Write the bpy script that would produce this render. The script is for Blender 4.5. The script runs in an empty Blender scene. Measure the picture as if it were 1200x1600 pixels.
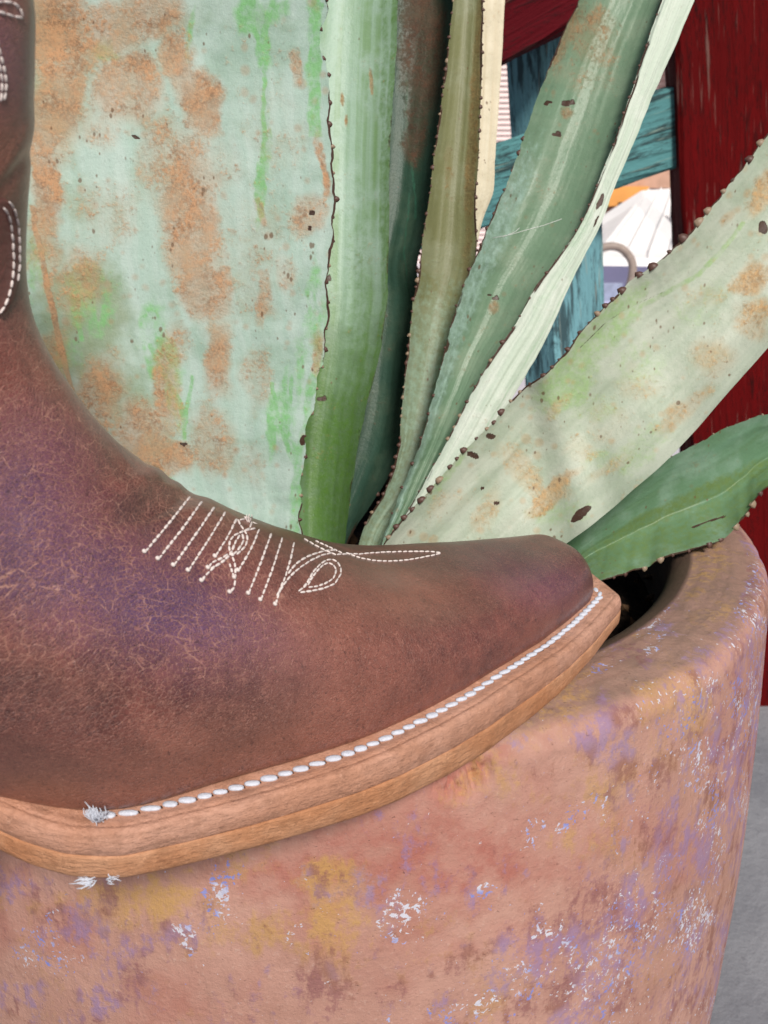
import bpy, bmesh, math, random
import numpy as np
from mathutils import Vector, Matrix
from mathutils.bvhtree import BVHTree
random.seed(7); np.random.seed(7)
R = math.radians
S = bpy.context.scene
# ------------------------------------------------------------------ camera
H_CAM = 0.155; PITCH = R(20); F = 1400.0
cam_d = bpy.data.cameras.new('camera'); cam = bpy.data.objects.new('camera', cam_d)
S.collection.objects.link(cam); S.camera = cam
cam.location = (0, 0, H_CAM); cam.rotation_euler = (R(90) - PITCH, 0, 0)
cam_d.sensor_fit = 'VERTICAL'; cam_d.sensor_height = 36; cam_d.sensor_width = 27
cam_d.lens = F / 1600 * 36; cam_d.clip_start = 0.01; cam_d.clip_end = 500
cam_d.dof.use_dof = True; cam_d.dof.focus_distance = 0.30; cam_d.dof.aperture_fstop = 28
# ------------------------------------------------------------------ world and sun
SUN_EL, SUN_AZ = 43.0, 165.0        # azimuth clockwise from +Y
W = bpy.data.worlds.new('World'); S.world = W; W.use_nodes = True
nt = W.node_tree; bg = nt.nodes['Background']
sky = nt.nodes.new('ShaderNodeTexSky'); sky.sky_type = 'NISHITA'; sky.sun_disc = False
sky.sun_elevation = R(SUN_EL); sky.sun_rotation = R(SUN_AZ); sky.air_density = 1.0; sky.dust_density = 2.5
nt.links.new(sky.outputs[0], bg.inputs[0]); bg.inputs[1].default_value = 0.05
sun_d = bpy.data.lights.new('sun', 'SUN'); sun = bpy.data.objects.new('sun', sun_d)
S.collection.objects.link(sun); sun_d.energy = 3.3; sun_d.angle = R(11); sun_d.color = (1.0, 0.94, 0.86)
sdir = Vector((math.sin(R(SUN_AZ)) * math.cos(R(SUN_EL)), math.cos(R(SUN_AZ)) * math.cos(R(SUN_EL)), math.sin(R(SUN_EL))))
sun.rotation_euler = sdir.to_track_quat('Z', 'Y').to_euler()
S.view_settings.view_transform = 'Standard'; S.view_settings.look = 'None'
S.view_settings.exposure = 0.27; S.view_settings.gamma = 1

# ------------------------------------------------------------------ measuring helpers: where a sight line meets a depth, a height or a plane
CP, SP = math.cos(PITCH), math.sin(PITCH)
def ray(px, py):
    px = np.asarray(px, float); py = np.asarray(py, float)
    x = (px - 600) / F; y = -(py - 800) / F
    return np.stack([x, y * SP + CP, y * CP - SP], -1)
CAM = np.array([0, 0, H_CAM])
def at_t(px, py, t): return CAM + ray(px, py) * np.asarray(t)[..., None]
def at_z(px, py, z):
    r = ray(px, py); return CAM + r * ((np.asarray(z) - H_CAM) / r[..., 2])[..., None]
def at_y(px, py, y):
    r = ray(px, py); return CAM + r * (y / r[..., 1])[..., None]
def project(p):
    q = p - CAM; t = q[..., 1] * CP - q[..., 2] * SP
    return np.stack([600 + F * q[..., 0] / t, 800 - F * (q[..., 1] * SP + q[..., 2] * CP) / t], -1)

# ------------------------------------------------------------------ noise
_P = np.random.RandomState(3).permutation(4096)
_V = np.random.RandomState(4).rand(4096)
def vnoise(p):
    i = np.floor(p).astype(np.int64); f = p - i; f = f * f * (3 - 2 * f)
    def h(dx, dy, dz): return _V[_P[(_P[(_P[(i[..., 0] + dx) & 4095] + i[..., 1] + dy) & 4095] + i[..., 2] + dz) & 4095]]
    fx, fy, fz = f[..., 0], f[..., 1], f[..., 2]
    a = h(0,0,0)*(1-fx)+h(1,0,0)*fx; b = h(0,1,0)*(1-fx)+h(1,1,0)*fx
    c = h(0,0,1)*(1-fx)+h(1,0,1)*fx; d = h(0,1,1)*(1-fx)+h(1,1,1)*fx
    return (a*(1-fy)+b*fy)*(1-fz)+(c*(1-fy)+d*fy)*fz
def fbm(p, o=4):
    s = 0; a = 1; n = 0; p = np.asarray(p, float) + 100.0
    for k in range(o): s = s + a * vnoise(p * 2 ** k + 17.3 * k); n += a; a *= .5
    return s / n
def n2(x, y, sc, seed=0, o=4):
    return fbm(np.stack([x * sc, y * sc, np.full_like(x, seed * 7.7)], -1), o)
def sstep(a, b, x):
    t = np.clip((x - a) / (b - a), 0, 1); return t * t * (3 - 2 * t)
def blob(X, Y, cx, cy, rx, ry, ang=0, soft=.5):
    c, s = math.cos(R(ang)), math.sin(R(ang)); dx, dy = X - cx, Y - cy
    u = (dx * c + dy * s) / rx; v = (-dx * s + dy * c) / ry
    return 1 - sstep(1 - soft, 1 + soft, np.sqrt(u * u + v * v))
def interp_rows(rows, n, smooth=True):
    """Catmull-Rom through rows, n samples even along the mean arc length"""
    A = np.array(rows, float); m = len(A)
    d = np.r_[0, np.cumsum(np.linalg.norm(np.diff(A[:, :4], axis=0), axis=1) + 1e-9)]
    x = np.linspace(0, d[-1], n); k = np.clip(np.searchsorted(d, x, side='right') - 1, 0, m - 2)
    h = (d[k + 1] - d[k]); f = ((x - d[k]) / h)[:, None]
    T = np.gradient(A, d, axis=0)
    h = h[:, None]
    return (2*f**3-3*f**2+1)*A[k] + (f**3-2*f**2+f)*h*T[k] + (-2*f**3+3*f**2)*A[k+1] + (f**3-f**2)*h*T[k+1]

# ------------------------------------------------------------------ object helpers
COL = S.collection
def tag(o, label=None, cat=None, group=None, kind=None):
    for k, v in (('label', label), ('category', cat), ('group', group), ('kind', kind)):
        if v: o[k] = v
    return o
def thing(name, label, cat, loc=(0, 0, 0), group=None):
    o = bpy.data.objects.new(name, None); COL.objects.link(o); o.location = loc; o.empty_display_size = .02
    return tag(o, label, cat, group)
def mesh_obj(name, verts, faces, mat, parent=None, smooth=True, loc=None, cols=None, uv=None):
    me = bpy.data.meshes.new(name); verts = np.asarray(verts, float)
    if parent is not None and loc is None: verts = verts - np.array(parent_world(parent))
    me.from_pydata([], [], []) if False else None
    faces = list(faces) if not isinstance(faces, np.ndarray) else faces
    if isinstance(faces, np.ndarray):
        nf, k = faces.shape
        me.vertices.add(len(verts)); me.vertices.foreach_set('co', verts.ravel())
        me.loops.add(nf * k); me.loops.foreach_set('vertex_index', faces.ravel().astype(np.int32))
        me.polygons.add(nf); me.polygons.foreach_set('loop_start', np.arange(0, nf * k, k, dtype=np.int32))
        me.update(calc_edges=True); me.validate()
    else:
        me.from_pydata([tuple(v) for v in verts], [], faces)
    if smooth: me.polygons.foreach_set('use_smooth', np.ones(len(me.polygons), bool))
    if cols is not None:
        for an, arr in cols.items():
            a = me.attributes.new(an, 'FLOAT_COLOR', 'POINT'); c = np.ones((len(verts), 4)); c[:, :arr.shape[1]] = arr
            a.data.foreach_set('color', c.ravel())
    if uv is not None:
        a = me.attributes.new('luv', 'FLOAT_VECTOR', 'POINT'); c = np.zeros((len(verts), 3)); c[:, :2] = uv
        a.data.foreach_set('vector', c.ravel())
    me.update()
    if mat: me.materials.append(mat)
    o = bpy.data.objects.new(name, me); COL.objects.link(o)
    if parent is not None: o.parent = parent
    if loc is not None: o.location = loc
    return o
def parent_world(p):
    w = Vector((0, 0, 0))
    while p is not None: w = w + p.location; p = p.parent
    return w
def grid_faces(n, m, wrap=False):
    i = np.arange(n - 1)[:, None]; j = np.arange(m if wrap else m - 1)[None, :]; j2 = (j + 1) % m
    return np.stack([i*m+j, i*m+j2, (i+1)*m+j2, (i+1)*m+j], -1).reshape(-1, 4)
def fix_normals(o):
    bm = bmesh.new(); bm.from_mesh(o.data); bmesh.ops.recalc_face_normals(bm, faces=bm.faces); bm.to_mesh(o.data); bm.free()
def joined(name, shapes, mat, parent=None, smooth=True, **k):
    V, Fc, n = [], [], 0
    for v, f in shapes:
        V.append(np.asarray(v)); Fc += [tuple(i + n for i in q) for q in f]; n += len(v)
    return mesh_obj(name, np.concatenate(V), Fc, mat, parent, smooth, **k)
def tube(pts, r, n=8, cap=True):
    pts = np.asarray(pts, float); m = len(pts); rr = np.broadcast_to(np.asarray(r, float), (m,))
    T = np.gradient(pts, axis=0); T /= np.linalg.norm(T, axis=1)[:, None] + 1e-12
    ref = np.array([0, 0, 1.]) if abs(T[0][2]) < .9 else np.array([1., 0, 0])
    V = []
    for k in range(m):
        a = np.cross(T[k], ref); a /= np.linalg.norm(a) + 1e-12; b = np.cross(T[k], a); ref = np.cross(a, T[k])
        th = np.arange(n) * 2 * math.pi / n
        V.append(pts[k] + rr[k] * (np.cos(th)[:, None] * a + np.sin(th)[:, None] * b))
    V = np.concatenate(V); f = [tuple(q) for q in grid_faces(m, n, True)]
    if cap: f += [tuple(range(n))[::-1], tuple((m - 1) * n + i for i in range(n))]
    return V, f
def capsule(p, q, nrm, w, h, rings=5, n=8):
    """an oblong thread pillow from p to q, width w, height h above the surface"""
    p, q, nrm = map(np.asarray, (p, q, nrm)); T = q - p; L = np.linalg.norm(T); T = T / (L + 1e-12)
    Bv = np.cross(nrm, T); Bv /= np.linalg.norm(Bv) + 1e-12; N = np.cross(T, Bv); V = []
    for k in range(rings):
        a = -math.pi/2 + math.pi * (k + .35) / (rings - .3); c = math.cos(a) ** .6; s = math.sin(a)
        ctr = (p + q) / 2 + T * L / 2 * s
        for j in range(n):
            th = 2 * math.pi * j / n; V.append(ctr + Bv * w / 2 * c * math.cos(th) + N * h * c * math.sin(th))
    f = [tuple(x) for x in grid_faces(rings, n, True)] + [tuple(range(n))[::-1], tuple((rings - 1) * n + i for i in range(n))]
    return np.array(V), f

# ------------------------------------------------------------------ material helpers
class M:
    def __init__(s, name, rough=.6, spec=.4, k=1.):
        s.k = k
        s.m = bpy.data.materials.new(name); s.m.use_nodes = True; s.t = s.m.node_tree
        s.b = s.t.nodes['Principled BSDF']; s.b.inputs['Roughness'].default_value = rough
        s.b.inputs['Specular IOR Level'].default_value = spec
    def n(s, ty, **k):
        o = s.t.nodes.new(ty)
        for a, v in k.items():
            if isinstance(v, bpy.types.NodeSocket): s.t.links.new(v, o.inputs[a])
            elif a in o.inputs: o.inputs[a].default_value = v
            else: setattr(o, a, v)
        return o
    def link(s, a, b): s.t.links.new(a, b)
    def coord(s, scale=(1, 1, 1), attr=None, rot=(0, 0, 0)):
        if attr: v = s.n('ShaderNodeAttribute', attribute_name=attr).outputs['Vector']
        else: v = s.n('ShaderNodeTexCoord').outputs['Object']
        mp = s.n('ShaderNodeMapping'); s.link(v, mp.inputs[0]); mp.inputs['Scale'].default_value = scale
        mp.inputs['Rotation'].default_value = rot
        return mp.outputs[0]
    def noise(s, vec, scale=1, detail=4, rough=.55, dist=0):
        o = s.n('ShaderNodeTexNoise'); s.link(vec, o.inputs['Vector']); o.inputs['Scale'].default_value = scale
        o.inputs['Detail'].default_value = detail; o.inputs['Roughness'].default_value = rough; o.inputs['Distortion'].default_value = dist
        return o.outputs['Fac']
    def ramp(s, x, a, b, lo=0., hi=1.):
        o = s.n('ShaderNodeMapRange', clamp=True, interpolation_type='SMOOTHSTEP'); s.link(x, o.inputs[0])
        for i, v in ((1, a), (2, b), (3, lo), (4, hi)): o.inputs[i].default_value = v
        return o.outputs[0]
    def math(s, op, a, b=0., clamp=False):
        o = s.n('ShaderNodeMath', operation=op, use_clamp=clamp)
        for i, v in enumerate((a, b)):
            if isinstance(v, bpy.types.NodeSocket): s.link(v, o.inputs[i])
            else: o.inputs[i].default_value = v
        return o.outputs[0]
    def mix(s, f, a, b):
        o = s.n('ShaderNodeMix', data_type='RGBA')
        for i, v in ((0, f), (6, a), (7, b)):
            if isinstance(v, bpy.types.NodeSocket): s.link(v, o.inputs[i])
            elif i: o.inputs[i].default_value = (*[q * s.k for q in v], 1)
            else: o.inputs[i].default_value = v
        return o.outputs[2]
    def attr(s, name):
        a = s.n('ShaderNodeAttribute', attribute_name=name); sp = s.n('ShaderNodeSeparateColor'); s.link(a.outputs['Color'], sp.inputs[0])
        return sp.outputs
    def vor(s, vec, scale, feature='F1', rand=1.):
        o = s.n('ShaderNodeTexVoronoi', feature=feature); s.link(vec, o.inputs['Vector']); o.inputs['Scale'].default_value = scale
        o.inputs['Randomness'].default_value = rand
        return o.outputs['Distance']
    def color(s, c): s.link(c, s.b.inputs['Base Color']) if isinstance(c, bpy.types.NodeSocket) else setattr(s.b.inputs['Base Color'], 'default_value', (*c, 1)); return s
    def bump(s, h, dist, strength=1.):
        o = s.n('ShaderNodeBump'); s.link(h, o.inputs['Height']); o.inputs['Distance'].default_value = dist; o.inputs['Strength'].default_value = strength
        prev = getattr(s, '_bp', None)
        if prev: s.link(prev, o.inputs['Normal'])
        s._bp = o.outputs[0]; s.link(s._bp, s.b.inputs['Normal']); return s
    def warp(s, vec, scale, amt):
        o = s.n('ShaderNodeTexNoise'); s.link(vec, o.inputs['Vector']); o.inputs['Scale'].default_value = scale; o.inputs['Detail'].default_value = 2
        a = s.n('ShaderNodeVectorMath', operation='MULTIPLY_ADD'); s.link(o.outputs['Color'], a.inputs[0])
        a.inputs[1].default_value = (amt,) * 3; s.link(vec, a.inputs[2]); return a.outputs[0]
def simple(name, col, rough=.6, spec=.4, var=.15, scale=60, bump=0):
    m = M(name, rough, spec); v = m.coord(); n = m.noise(v, scale, 5)
    m.color(m.mix(m.ramp(n, .3, .7), tuple(c * (1 - var) for c in col), tuple(min(1, c * (1 + var)) for c in col)))
    if bump: m.bump(n, bump)
    return m.m

# ================================================================== ground, with a paler sheet for its sunlit part
def sheet(name, x0, x1, y0, y1, z, mat, nx=2, ny=2):
    xs = np.linspace(x0, x1, nx); ys = np.linspace(y0, y1, ny); X, Y = np.meshgrid(xs, ys, indexing='ij')
    o = mesh_obj(name, np.stack([X, Y, np.full_like(X, z)], -1).reshape(-1, 3), grid_faces(nx, ny), mat, None, False)
    return tag(o, kind='structure')
Zg = -0.40
gm = M('worn_concrete', .85, .2); v = gm.coord()
a = gm.noise(v, 6, 6, .6); b = gm.noise(v, 90, 5, .7); c = gm.vor(v, 160)
cc = gm.mix(gm.ramp(a, .3, .7), (.17, .175, .20), (.27, .275, .30)); cc = gm.mix(gm.ramp(b, .55, .75, 0, .6), cc, (.12, .12, .14))
gm.color(gm.mix(gm.ramp(c, .0, .12, .5, 0), cc, (.36, .35, .36))); gm.bump(b, .002)
sheet('ground', -60, 60, -30, 120, Zg, gm.m)
pm = M('sunlit_ground_tone', .8, .2); v = pm.coord(); a = pm.noise(v, 3, 5)
pm.color(pm.mix(a, (.50, .49, .56), (.66, .64, .68)))
sheet('sunlit_ground', -12, 14, 1.55, 14, Zg + .006, pm.m)  # paler sheet added; sunlight on the far ground put into its colour

# ================================================================== terracotta pot
PC = np.array([-.0317, .4257])
PX, PY, PZ = PC[0], PC[1], 0.0
prof = [(.170,-.20),(.1695,-.12),(.1690,-.05),(.1690,-.018)]
for k in range(9):   # inner lip
    a = k / 8 * math.pi / 2; prof.append((.1690 + .010 * (1 - math.cos(a)), -.010 + .0085 * math.sin(a) - .0))
prof += [(.183, -.0008), (.187, -.0003), (.191, 0), (.196, .0001), (.2015, -.0006)]
for k in range(1, 11):
    a = k / 10 * math.pi / 2; prof.append((.2015 + .0093 * math.sin(a), -.0098 + .0091 * math.cos(a)))
prof += [(.2118, -.022), (.2125, -.035), (.2138, -.055)]
zz = np.linspace(-.08, -.398, 46)
rr = np.interp(-zz, [.08, .12, .154, .2, .236, .3, .35, .398], [.2150, .2166, .2172, .2166, .2153, .212, .207, .200])
prof += list(zip(rr, zz)); prof += [(.17, -.3985), (.0, -.3985)]
prof = np.array(prof)
# resample finer between profile points
d = np.r_[0, np.cumsum(np.linalg.norm(np.diff(prof, axis=0), axis=1))]
x = []
for i in range(len(prof) - 1):
    k = max(1, int(math.ceil((d[i+1] - d[i]) / (.0022 if d[i] > .14 and d[i] < .46 else .006))))
    x += list(np.linspace(d[i], d[i+1], k, endpoint=False))
x.append(d[-1]); x = np.array(x); prof = np.stack([np.interp(x, d, prof[:, 0]), np.interp(x, d, prof[:, 1])], -1)
NA = 1200
# angle spacing: denser towards the camera side
th = np.linspace(0, 2 * math.pi, NA, endpoint=False); th = -math.pi / 2 + th - .62 * np.sin(th)
th = th[::-1]
Rr = prof[:, 0][:, None]; Zz = prof[:, 1][:, None]
X = Rr * np.cos(th)[None]; Y = Rr * np.sin(th)[None]; Z = np.broadcast_to(Zz, X.shape).copy()
# hand-made unevenness and chips on the outer lip
ang = np.broadcast_to(th[None], X.shape); Rb = np.broadcast_to(Rr, X.shape)
und = (fbm(np.stack([X * 9, Y * 9, Z * 9], -1), 3) - .5) * .0026 + (fbm(np.stack([X * 60, Y * 60, Z * 60], -1), 4) - .5) * .0006
W3 = np.stack([X + PX, Y + PY, Z], -1); PP = project(W3)
lipz = np.exp(-((Zz + .007) / .006) ** 2) * (Rb > .2)
chip = lipz * sstep(.52, .74, fbm(np.stack([X * 55, Y * 55, Z * 90], -1), 4)) * .0012
pit = blob(PP[..., 0], PP[..., 1], 722, 1212, 44, 26, -15, .5) * (Rb > .19) * (.0050 * sstep(.25, .7, n2(PP[..., 0], PP[..., 1], 1/12, 5)) + .0008)
rimring = (Rb > .178) * (Rb < .2) * .00022 * np.sin(Rb * 2 * math.pi / .0028 + 2 * n2(ang, Z, 5, 9))
outw = und - chip - pit
X = X + np.cos(ang) * outw * (Rb > .17); Y = Y + np.sin(ang) * outw * (Rb > .17); Z = Z + rimring - chip * .6 - pit * .5 + und * .5 * (Rb < .2) * (Rb > .17)
Vp = np.stack([X, Y, Z], -1).reshape(-1, 3)
# paint masks, laid where the old paint sits on the clay
qx, qy = PP[..., 0], PP[..., 1]
wx = qx + 70 * (n2(qx, qy, 1/60, 11) - .5) + 60 * (n2(qx, qy, 1/16, 13) - .5); wy = qy + 70 * (n2(qx, qy, 1/60, 12) - .5) + 50 * (n2(qx, qy, 1/16, 14) - .5)
def bl(L):
    o = np.zeros_like(qx)
    for b in L: o = np.maximum(o, b[5] * blob(wx, wy, b[0], b[1], b[2], b[3], b[4], .6))
    return o
yellow = bl([(190,1405,120,38,-5,.8),(250,1400,60,35,0,.9),(510,1375,60,40,0,1),(530,1440,50,60,0,.9),(530,1500,40,50,0,.8),(430,1450,80,40,0,.6),(1050,1090,50,60,60,.8),(960,1230,50,50,0,.75),
             (1090,1110,40,60,0,.9),(900,1060,70,22,-25,.5),(990,1180,60,60,0,.6),(330,1450,60,50,0,.5),(660,1450,60,80,0,.4),(960,1300,60,70,0,.45),(60,1560,60,40,0,.4)])
purple = bl([(120,1440,90,36,-15,.8),(40,1390,50,20,0,.7),(200,1500,60,50,-40,.8),(170,1560,80,40,-30,.75),(30,1560,50,30,0,.8),(290,1450,50,30,0,.8),(510,1530,60,40,-40,.95),(490,1560,30,30,0,.8),
             (540,1385,60,30,0,.7),(600,1560,40,30,0,.5),(960,1160,60,60,-40,.85),(1010,1240,60,80,-50,.7),(1100,1150,40,60,-60,.6),(960,1440,110,90,-45,.75),(1060,1330,60,90,-60,.8),(1090,1460,50,110,0,.7),
             (700,1540,50,50,0,.45),(800,1500,90,60,-20,.6),(900,1550,130,60,-20,.75),(1000,1010,60,22,-25,.55),(1040,970,50,20,-25,.5),(1110,1030,30,30,0,.4),(880,1470,70,60,0,.7),(60,1330,60,40,0,.4),(600,1500,30,30,0,.4),(740,1390,40,30,0,.5)])
white = bl([(55,1475,36,40,0,.9),(75,1455,40,20,-60,.8),(95,1510,30,10,0,.8),(340,1385,30,55,15,1),(300,1455,22,22,0,.9),(300,1475,14,10,0,1),(350,1440,24,40,0,.6),(455,1470,16,14,0,.9),(110,1500,20,14,0,.7),
            (640,1430,40,40,0,1),(625,1410,30,20,0,.9),(750,1396,30,14,-10,1),(860,1290,60,16,-15,1),(900,1265,30,20,0,.8),(945,1260,14,26,0,.8),(850,1440,28,30,0,.9),(880,1470,24,34,0,.8),(1000,1450,70,80,-50,.75),(1120,1270,16,70,10,.9),
            (1085,1440,26,60,20,1),(950,1510,80,60,-40,.8),(690,1590,30,20,0,.9),(610,1590,14,16,0,.8),(1020,960,40,26,-30,.85),(1030,990,26,12,0,.8),(955,1040,34,9,-15,.9),(980,1340,20,30,0,.5),(930,1570,70,40,0,.7),(1010,940,20,20,0,.5),
            (725,1205,18,9,0,.3),(905,1120,20,10,0,.4),(760,1570,40,40,0,.7),(820,1520,40,40,0,.7)])
pink = bl([(560,1330,210,45,-12,.9),(700,1345,140,55,-8,1),(640,1270,100,45,-20,.8),(840,1290,90,40,0,.5),(480,1390,60,30,0,.3),(730,1210,60,24,-15,1.),(700,1400,90,30,0,.5),(1150,1180,40,90,0,.3)])
dusty = bl([(860,1110,170,22,-24,.9),(700,1180,90,20,-20,.7),(1060,1010,70,30,-35,.5),(760,1150,50,10,-20,1),(1130,880,80,60,30,.5)])
ga = sstep(.45, .7, n2(qx, qy, 1/90, 41)); purple = np.maximum(purple, ga * .5 * (qy > 1000)); yellow = np.maximum(yellow, sstep(.5, .72, n2(qx, qy, 1/110, 42)) * .55); pink = np.maximum(pink, sstep(.5, .75, n2(qx, qy, 1/120, 43)) * .5)
right_ = sstep(850, 1150, qx) * (Rb > .2); purple = np.maximum(purple, right_ * (.45 + .4 * n2(qx, qy, 1/50, 44))); white = np.maximum(white, right_ * .85 * sstep(.4, .65, n2(qx, qy, 1/45, 45)))
# away from the photographed side the same paints continue in random patches
off = ~((qx > -60) & (qx < 1260) & (np.sin(ang) < .35) & (Rb > .178) & (qy < 1680))
for arr, sd, thr in ((yellow, 21, .56), (purple, 22, .52), (white, 23, .60), (pink, 24, .58)):
    g = sstep(thr, thr + .16, fbm(np.stack([X * 9, Y * 9, Z * 9 + sd * 3.3], -1), 4)); arr[off] = g[off] * .9
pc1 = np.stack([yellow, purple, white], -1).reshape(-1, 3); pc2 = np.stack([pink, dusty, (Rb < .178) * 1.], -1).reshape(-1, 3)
tm = M('painted_terracotta', .82, .22, .82); v = tm.coord(); m1 = tm.attr('paint'); m2 = tm.attr('clay')
va = tm.coord((1, 1, 1), None); big = tm.noise(va, 18, 5, .6); mid = tm.noise(va, 90, 6, .65); fine = tm.noise(va, 520, 5, .7)
diag = tm.noise(tm.coord((260, 260, 60), None, (.5, .5, .3)), 1, 5, .65)
c = tm.mix(tm.ramp(big, .35, .65), (.50, .275, .22), (.59, .34, .275))
c = tm.mix(tm.ramp(mid, .42, .68, 0, .45), c, (.40, .215, .165))
c = tm.mix(tm.ramp(fine, .56, .72, 0, .5), c, (.68, .47, .40)); c = tm.mix(tm.ramp(fine, .40, .26, 0, .4), c, (.32, .17, .14))
f = tm.math('MULTIPLY', m2[0], tm.ramp(mid, .3, .65, .35, 1)); c = tm.mix(f, c, (.46, .165, .13))
f = tm.math('MULTIPLY', m2[1], tm.ramp(diag, .3, .7, .1, .8)); c = tm.mix(f, c, (.60, .38, .29))
m3 = tm.attr('grime_shade'); c = tm.mix(tm.math('MULTIPLY', m3[0], tm.ramp(mid, .3, .7, .55, .95)), c, (.29, .19, .15))  # rim top: grime, with its weaker light painted into the colour
gr = tm.noise(va, 330, 5, .75); mr = tm.math('ADD', tm.math('MULTIPLY', diag, .5), tm.math('ADD', tm.math('MULTIPLY', mid, .5), tm.math('MULTIPLY', gr, .5)))
f = tm.ramp(tm.math('ADD', m1[0], tm.math('MULTIPLY', tm.math('SUBTRACT', mr, .75), 3.6)), .25, 1.2); c = tm.mix(tm.math('MULTIPLY', f, .75), c, (.60, .36, .115))
f = tm.ramp(tm.math('ADD', m1[1], tm.math('MULTIPLY', tm.math('SUBTRACT', mr, .75), 4.6)), .35, 1.1)
c = tm.mix(tm.math('MULTIPLY', f, .68), c, tm.mix(tm.ramp(tm.noise(va, 55, 2), .4, .6), (.27, .11, .12), (.33, .23, .44)))
sp1 = tm.noise(tm.warp(va, 300, .003), 640, 3, .6); sp2 = tm.noise(va, 150, 3, .6)
f = tm.ramp(tm.math('ADD', tm.math('MULTIPLY', m1[2], .15), tm.math('ADD', tm.math('MULTIPLY', sp1, .75), tm.math('MULTIPLY', sp2, .30))), .69, .735)
c = tm.mix(f, c, tm.mix(tm.ramp(tm.noise(va, 70, 2), .42, .58), (.70, .70, .80), (.27, .29, .68)))
pitn = tm.noise(va, 700, 3, .6); c = tm.mix(tm.ramp(pitn, .72, .78, 0, .35), c, (.16, .08, .06))
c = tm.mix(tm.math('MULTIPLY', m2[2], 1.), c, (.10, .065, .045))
tm.color(c); tm.bump(fine, .0006, .7); tm.bump(gr, .0005, .6); tm.bump(mid, .0008, .5); tm.bump(tm.ramp(pitn, .66, .76, 1, 0), .0005, .6); tm.bump(diag, .0006, .5)
pot = mesh_obj('terracotta_pot', Vp, grid_faces(len(prof), NA, True), tm.m, None, True, loc=(PX, PY, 0), cols={'paint': pc1, 'clay': pc2, 'grime_shade': np.stack([(sstep(.2085, .2030, Rb + .004 * (n2(ang, Rb, 14, 31) - .5)) * (Rb > .176)), Rb * 0, Rb * 0], -1).reshape(-1, 3)})
tag(pot, 'large round terracotta planter with worn yellow, purple and white paint, under the boot', 'plant pot')
fix_normals(pot)

# soil
sm = M('dark_soil', .95, .1); v = sm.coord(); a = sm.noise(v, 120, 5, .7)
sm.color(sm.mix(sm.ramp(a, .4, .7), (.008, .006, .005), (.045, .028, .018))); sm.bump(a, .004)
nr, na = 40, 140; rs = np.linspace(0.001, .1705, nr)[:, None]; ta = np.linspace(0, 2*math.pi, na, endpoint=False)[None]
X = rs * np.cos(ta) + PX; Y = rs * np.sin(ta) + PY; Z = -.042 + (n2(X, Y, 60, 2) - .5) * .016 + (n2(X, Y, 250, 4) - .5) * .006
o = mesh_obj('potting_soil', np.stack([X, Y, Z], -1).reshape(-1, 3), grid_faces(nr, na, True)[:, ::-1], sm.m); tag(o, kind='stuff', label='dark potting soil inside the terracotta planter')
sh = []; rs_ = random.Random(5)
for k in range(420):
    a = rs_.uniform(0, 2 * math.pi); r = .168 * math.sqrt(rs_.random()); s = rs_.uniform(.0015, .0045)
    c0 = np.array([PX + r * math.cos(a), PY + r * math.sin(a), -.038 + rs_.uniform(-.002, .005)])
    vs = np.array([[1,0,0],[-1,0,0],[0,1,0],[0,-1,0],[0,0,.6],[0,0,-.6]]) * s * np.array([rs_.uniform(.5,1.3) for _ in range(3)])
    q = np.array(Matrix.Rotation(rs_.uniform(0, 6), 3, Vector((rs_.random(), rs_.random(), rs_.random() + .1)).normalized()))
    sh.append((vs @ q.T + c0, [(0,2,4),(2,1,4),(1,3,4),(3,0,4),(2,0,5),(1,2,5),(3,1,5),(0,3,5)]))
o = joined('bark_chips', sh, simple('bark_chip', (.07, .04, .022), .9, .1, .5, 200), None, False); tag(o, kind='stuff', label='brown bark chips scattered on the soil in the pot')

# ================================================================== wooden frame behind
def painted_wood(name, base, dark, worn, sc, chips=.60, grain_ax=2):
    m = M(name, .8, .12); sa = [130, 130, 130]; sa[grain_ax] = 9
    v = m.coord(tuple(sa)); g = m.noise(v, 1, 6, .65, .3); sb = [34, 34, 34]; sb[grain_ax] = 9
    v2 = m.coord(tuple(sb)); ch = m.noise(v2, 1, 6, .7, 1.2); v3 = m.coord(); bigp = m.noise(v3, 7, 3)
    c = m.mix(m.ramp(g, .3, .7), tuple(x * .7 for x in base), base); c = m.mix(m.ramp(bigp, .35, .7, 0, .6), c, tuple(x * .6 for x in base))
    c = m.mix(m.ramp(m.math('ADD', m.math('MULTIPLY', g, .6), m.math('MULTIPLY', ch, .5)), chips * .94, chips * 1.08, 0, .9), c, dark)
    fl = [300, 300, 300]; fl[grain_ax] = 14; sc_ = m.noise(m.coord(tuple(fl)), 1, 3, .6, .5); c = m.mix(m.ramp(m.math('ADD', m.math('MULTIPLY', sc_, .7), m.math('MULTIPLY', bigp, .35)), .62, .66, 0, .8), c, worn); c = m.mix(m.ramp(m.math('ABSOLUTE', m.math('SUBTRACT', g, .5)), .012, .0, 0, .9), c, dark)
    c = m.mix(m.ramp(m.math('ADD', m.math('MULTIPLY', g, .75), m.math('MULTIPLY', bigp, .4)), .68, .75), c, worn)
    m.color(c); m.bump(g, .003); m.bump(ch, .003, .6); return m.m
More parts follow.
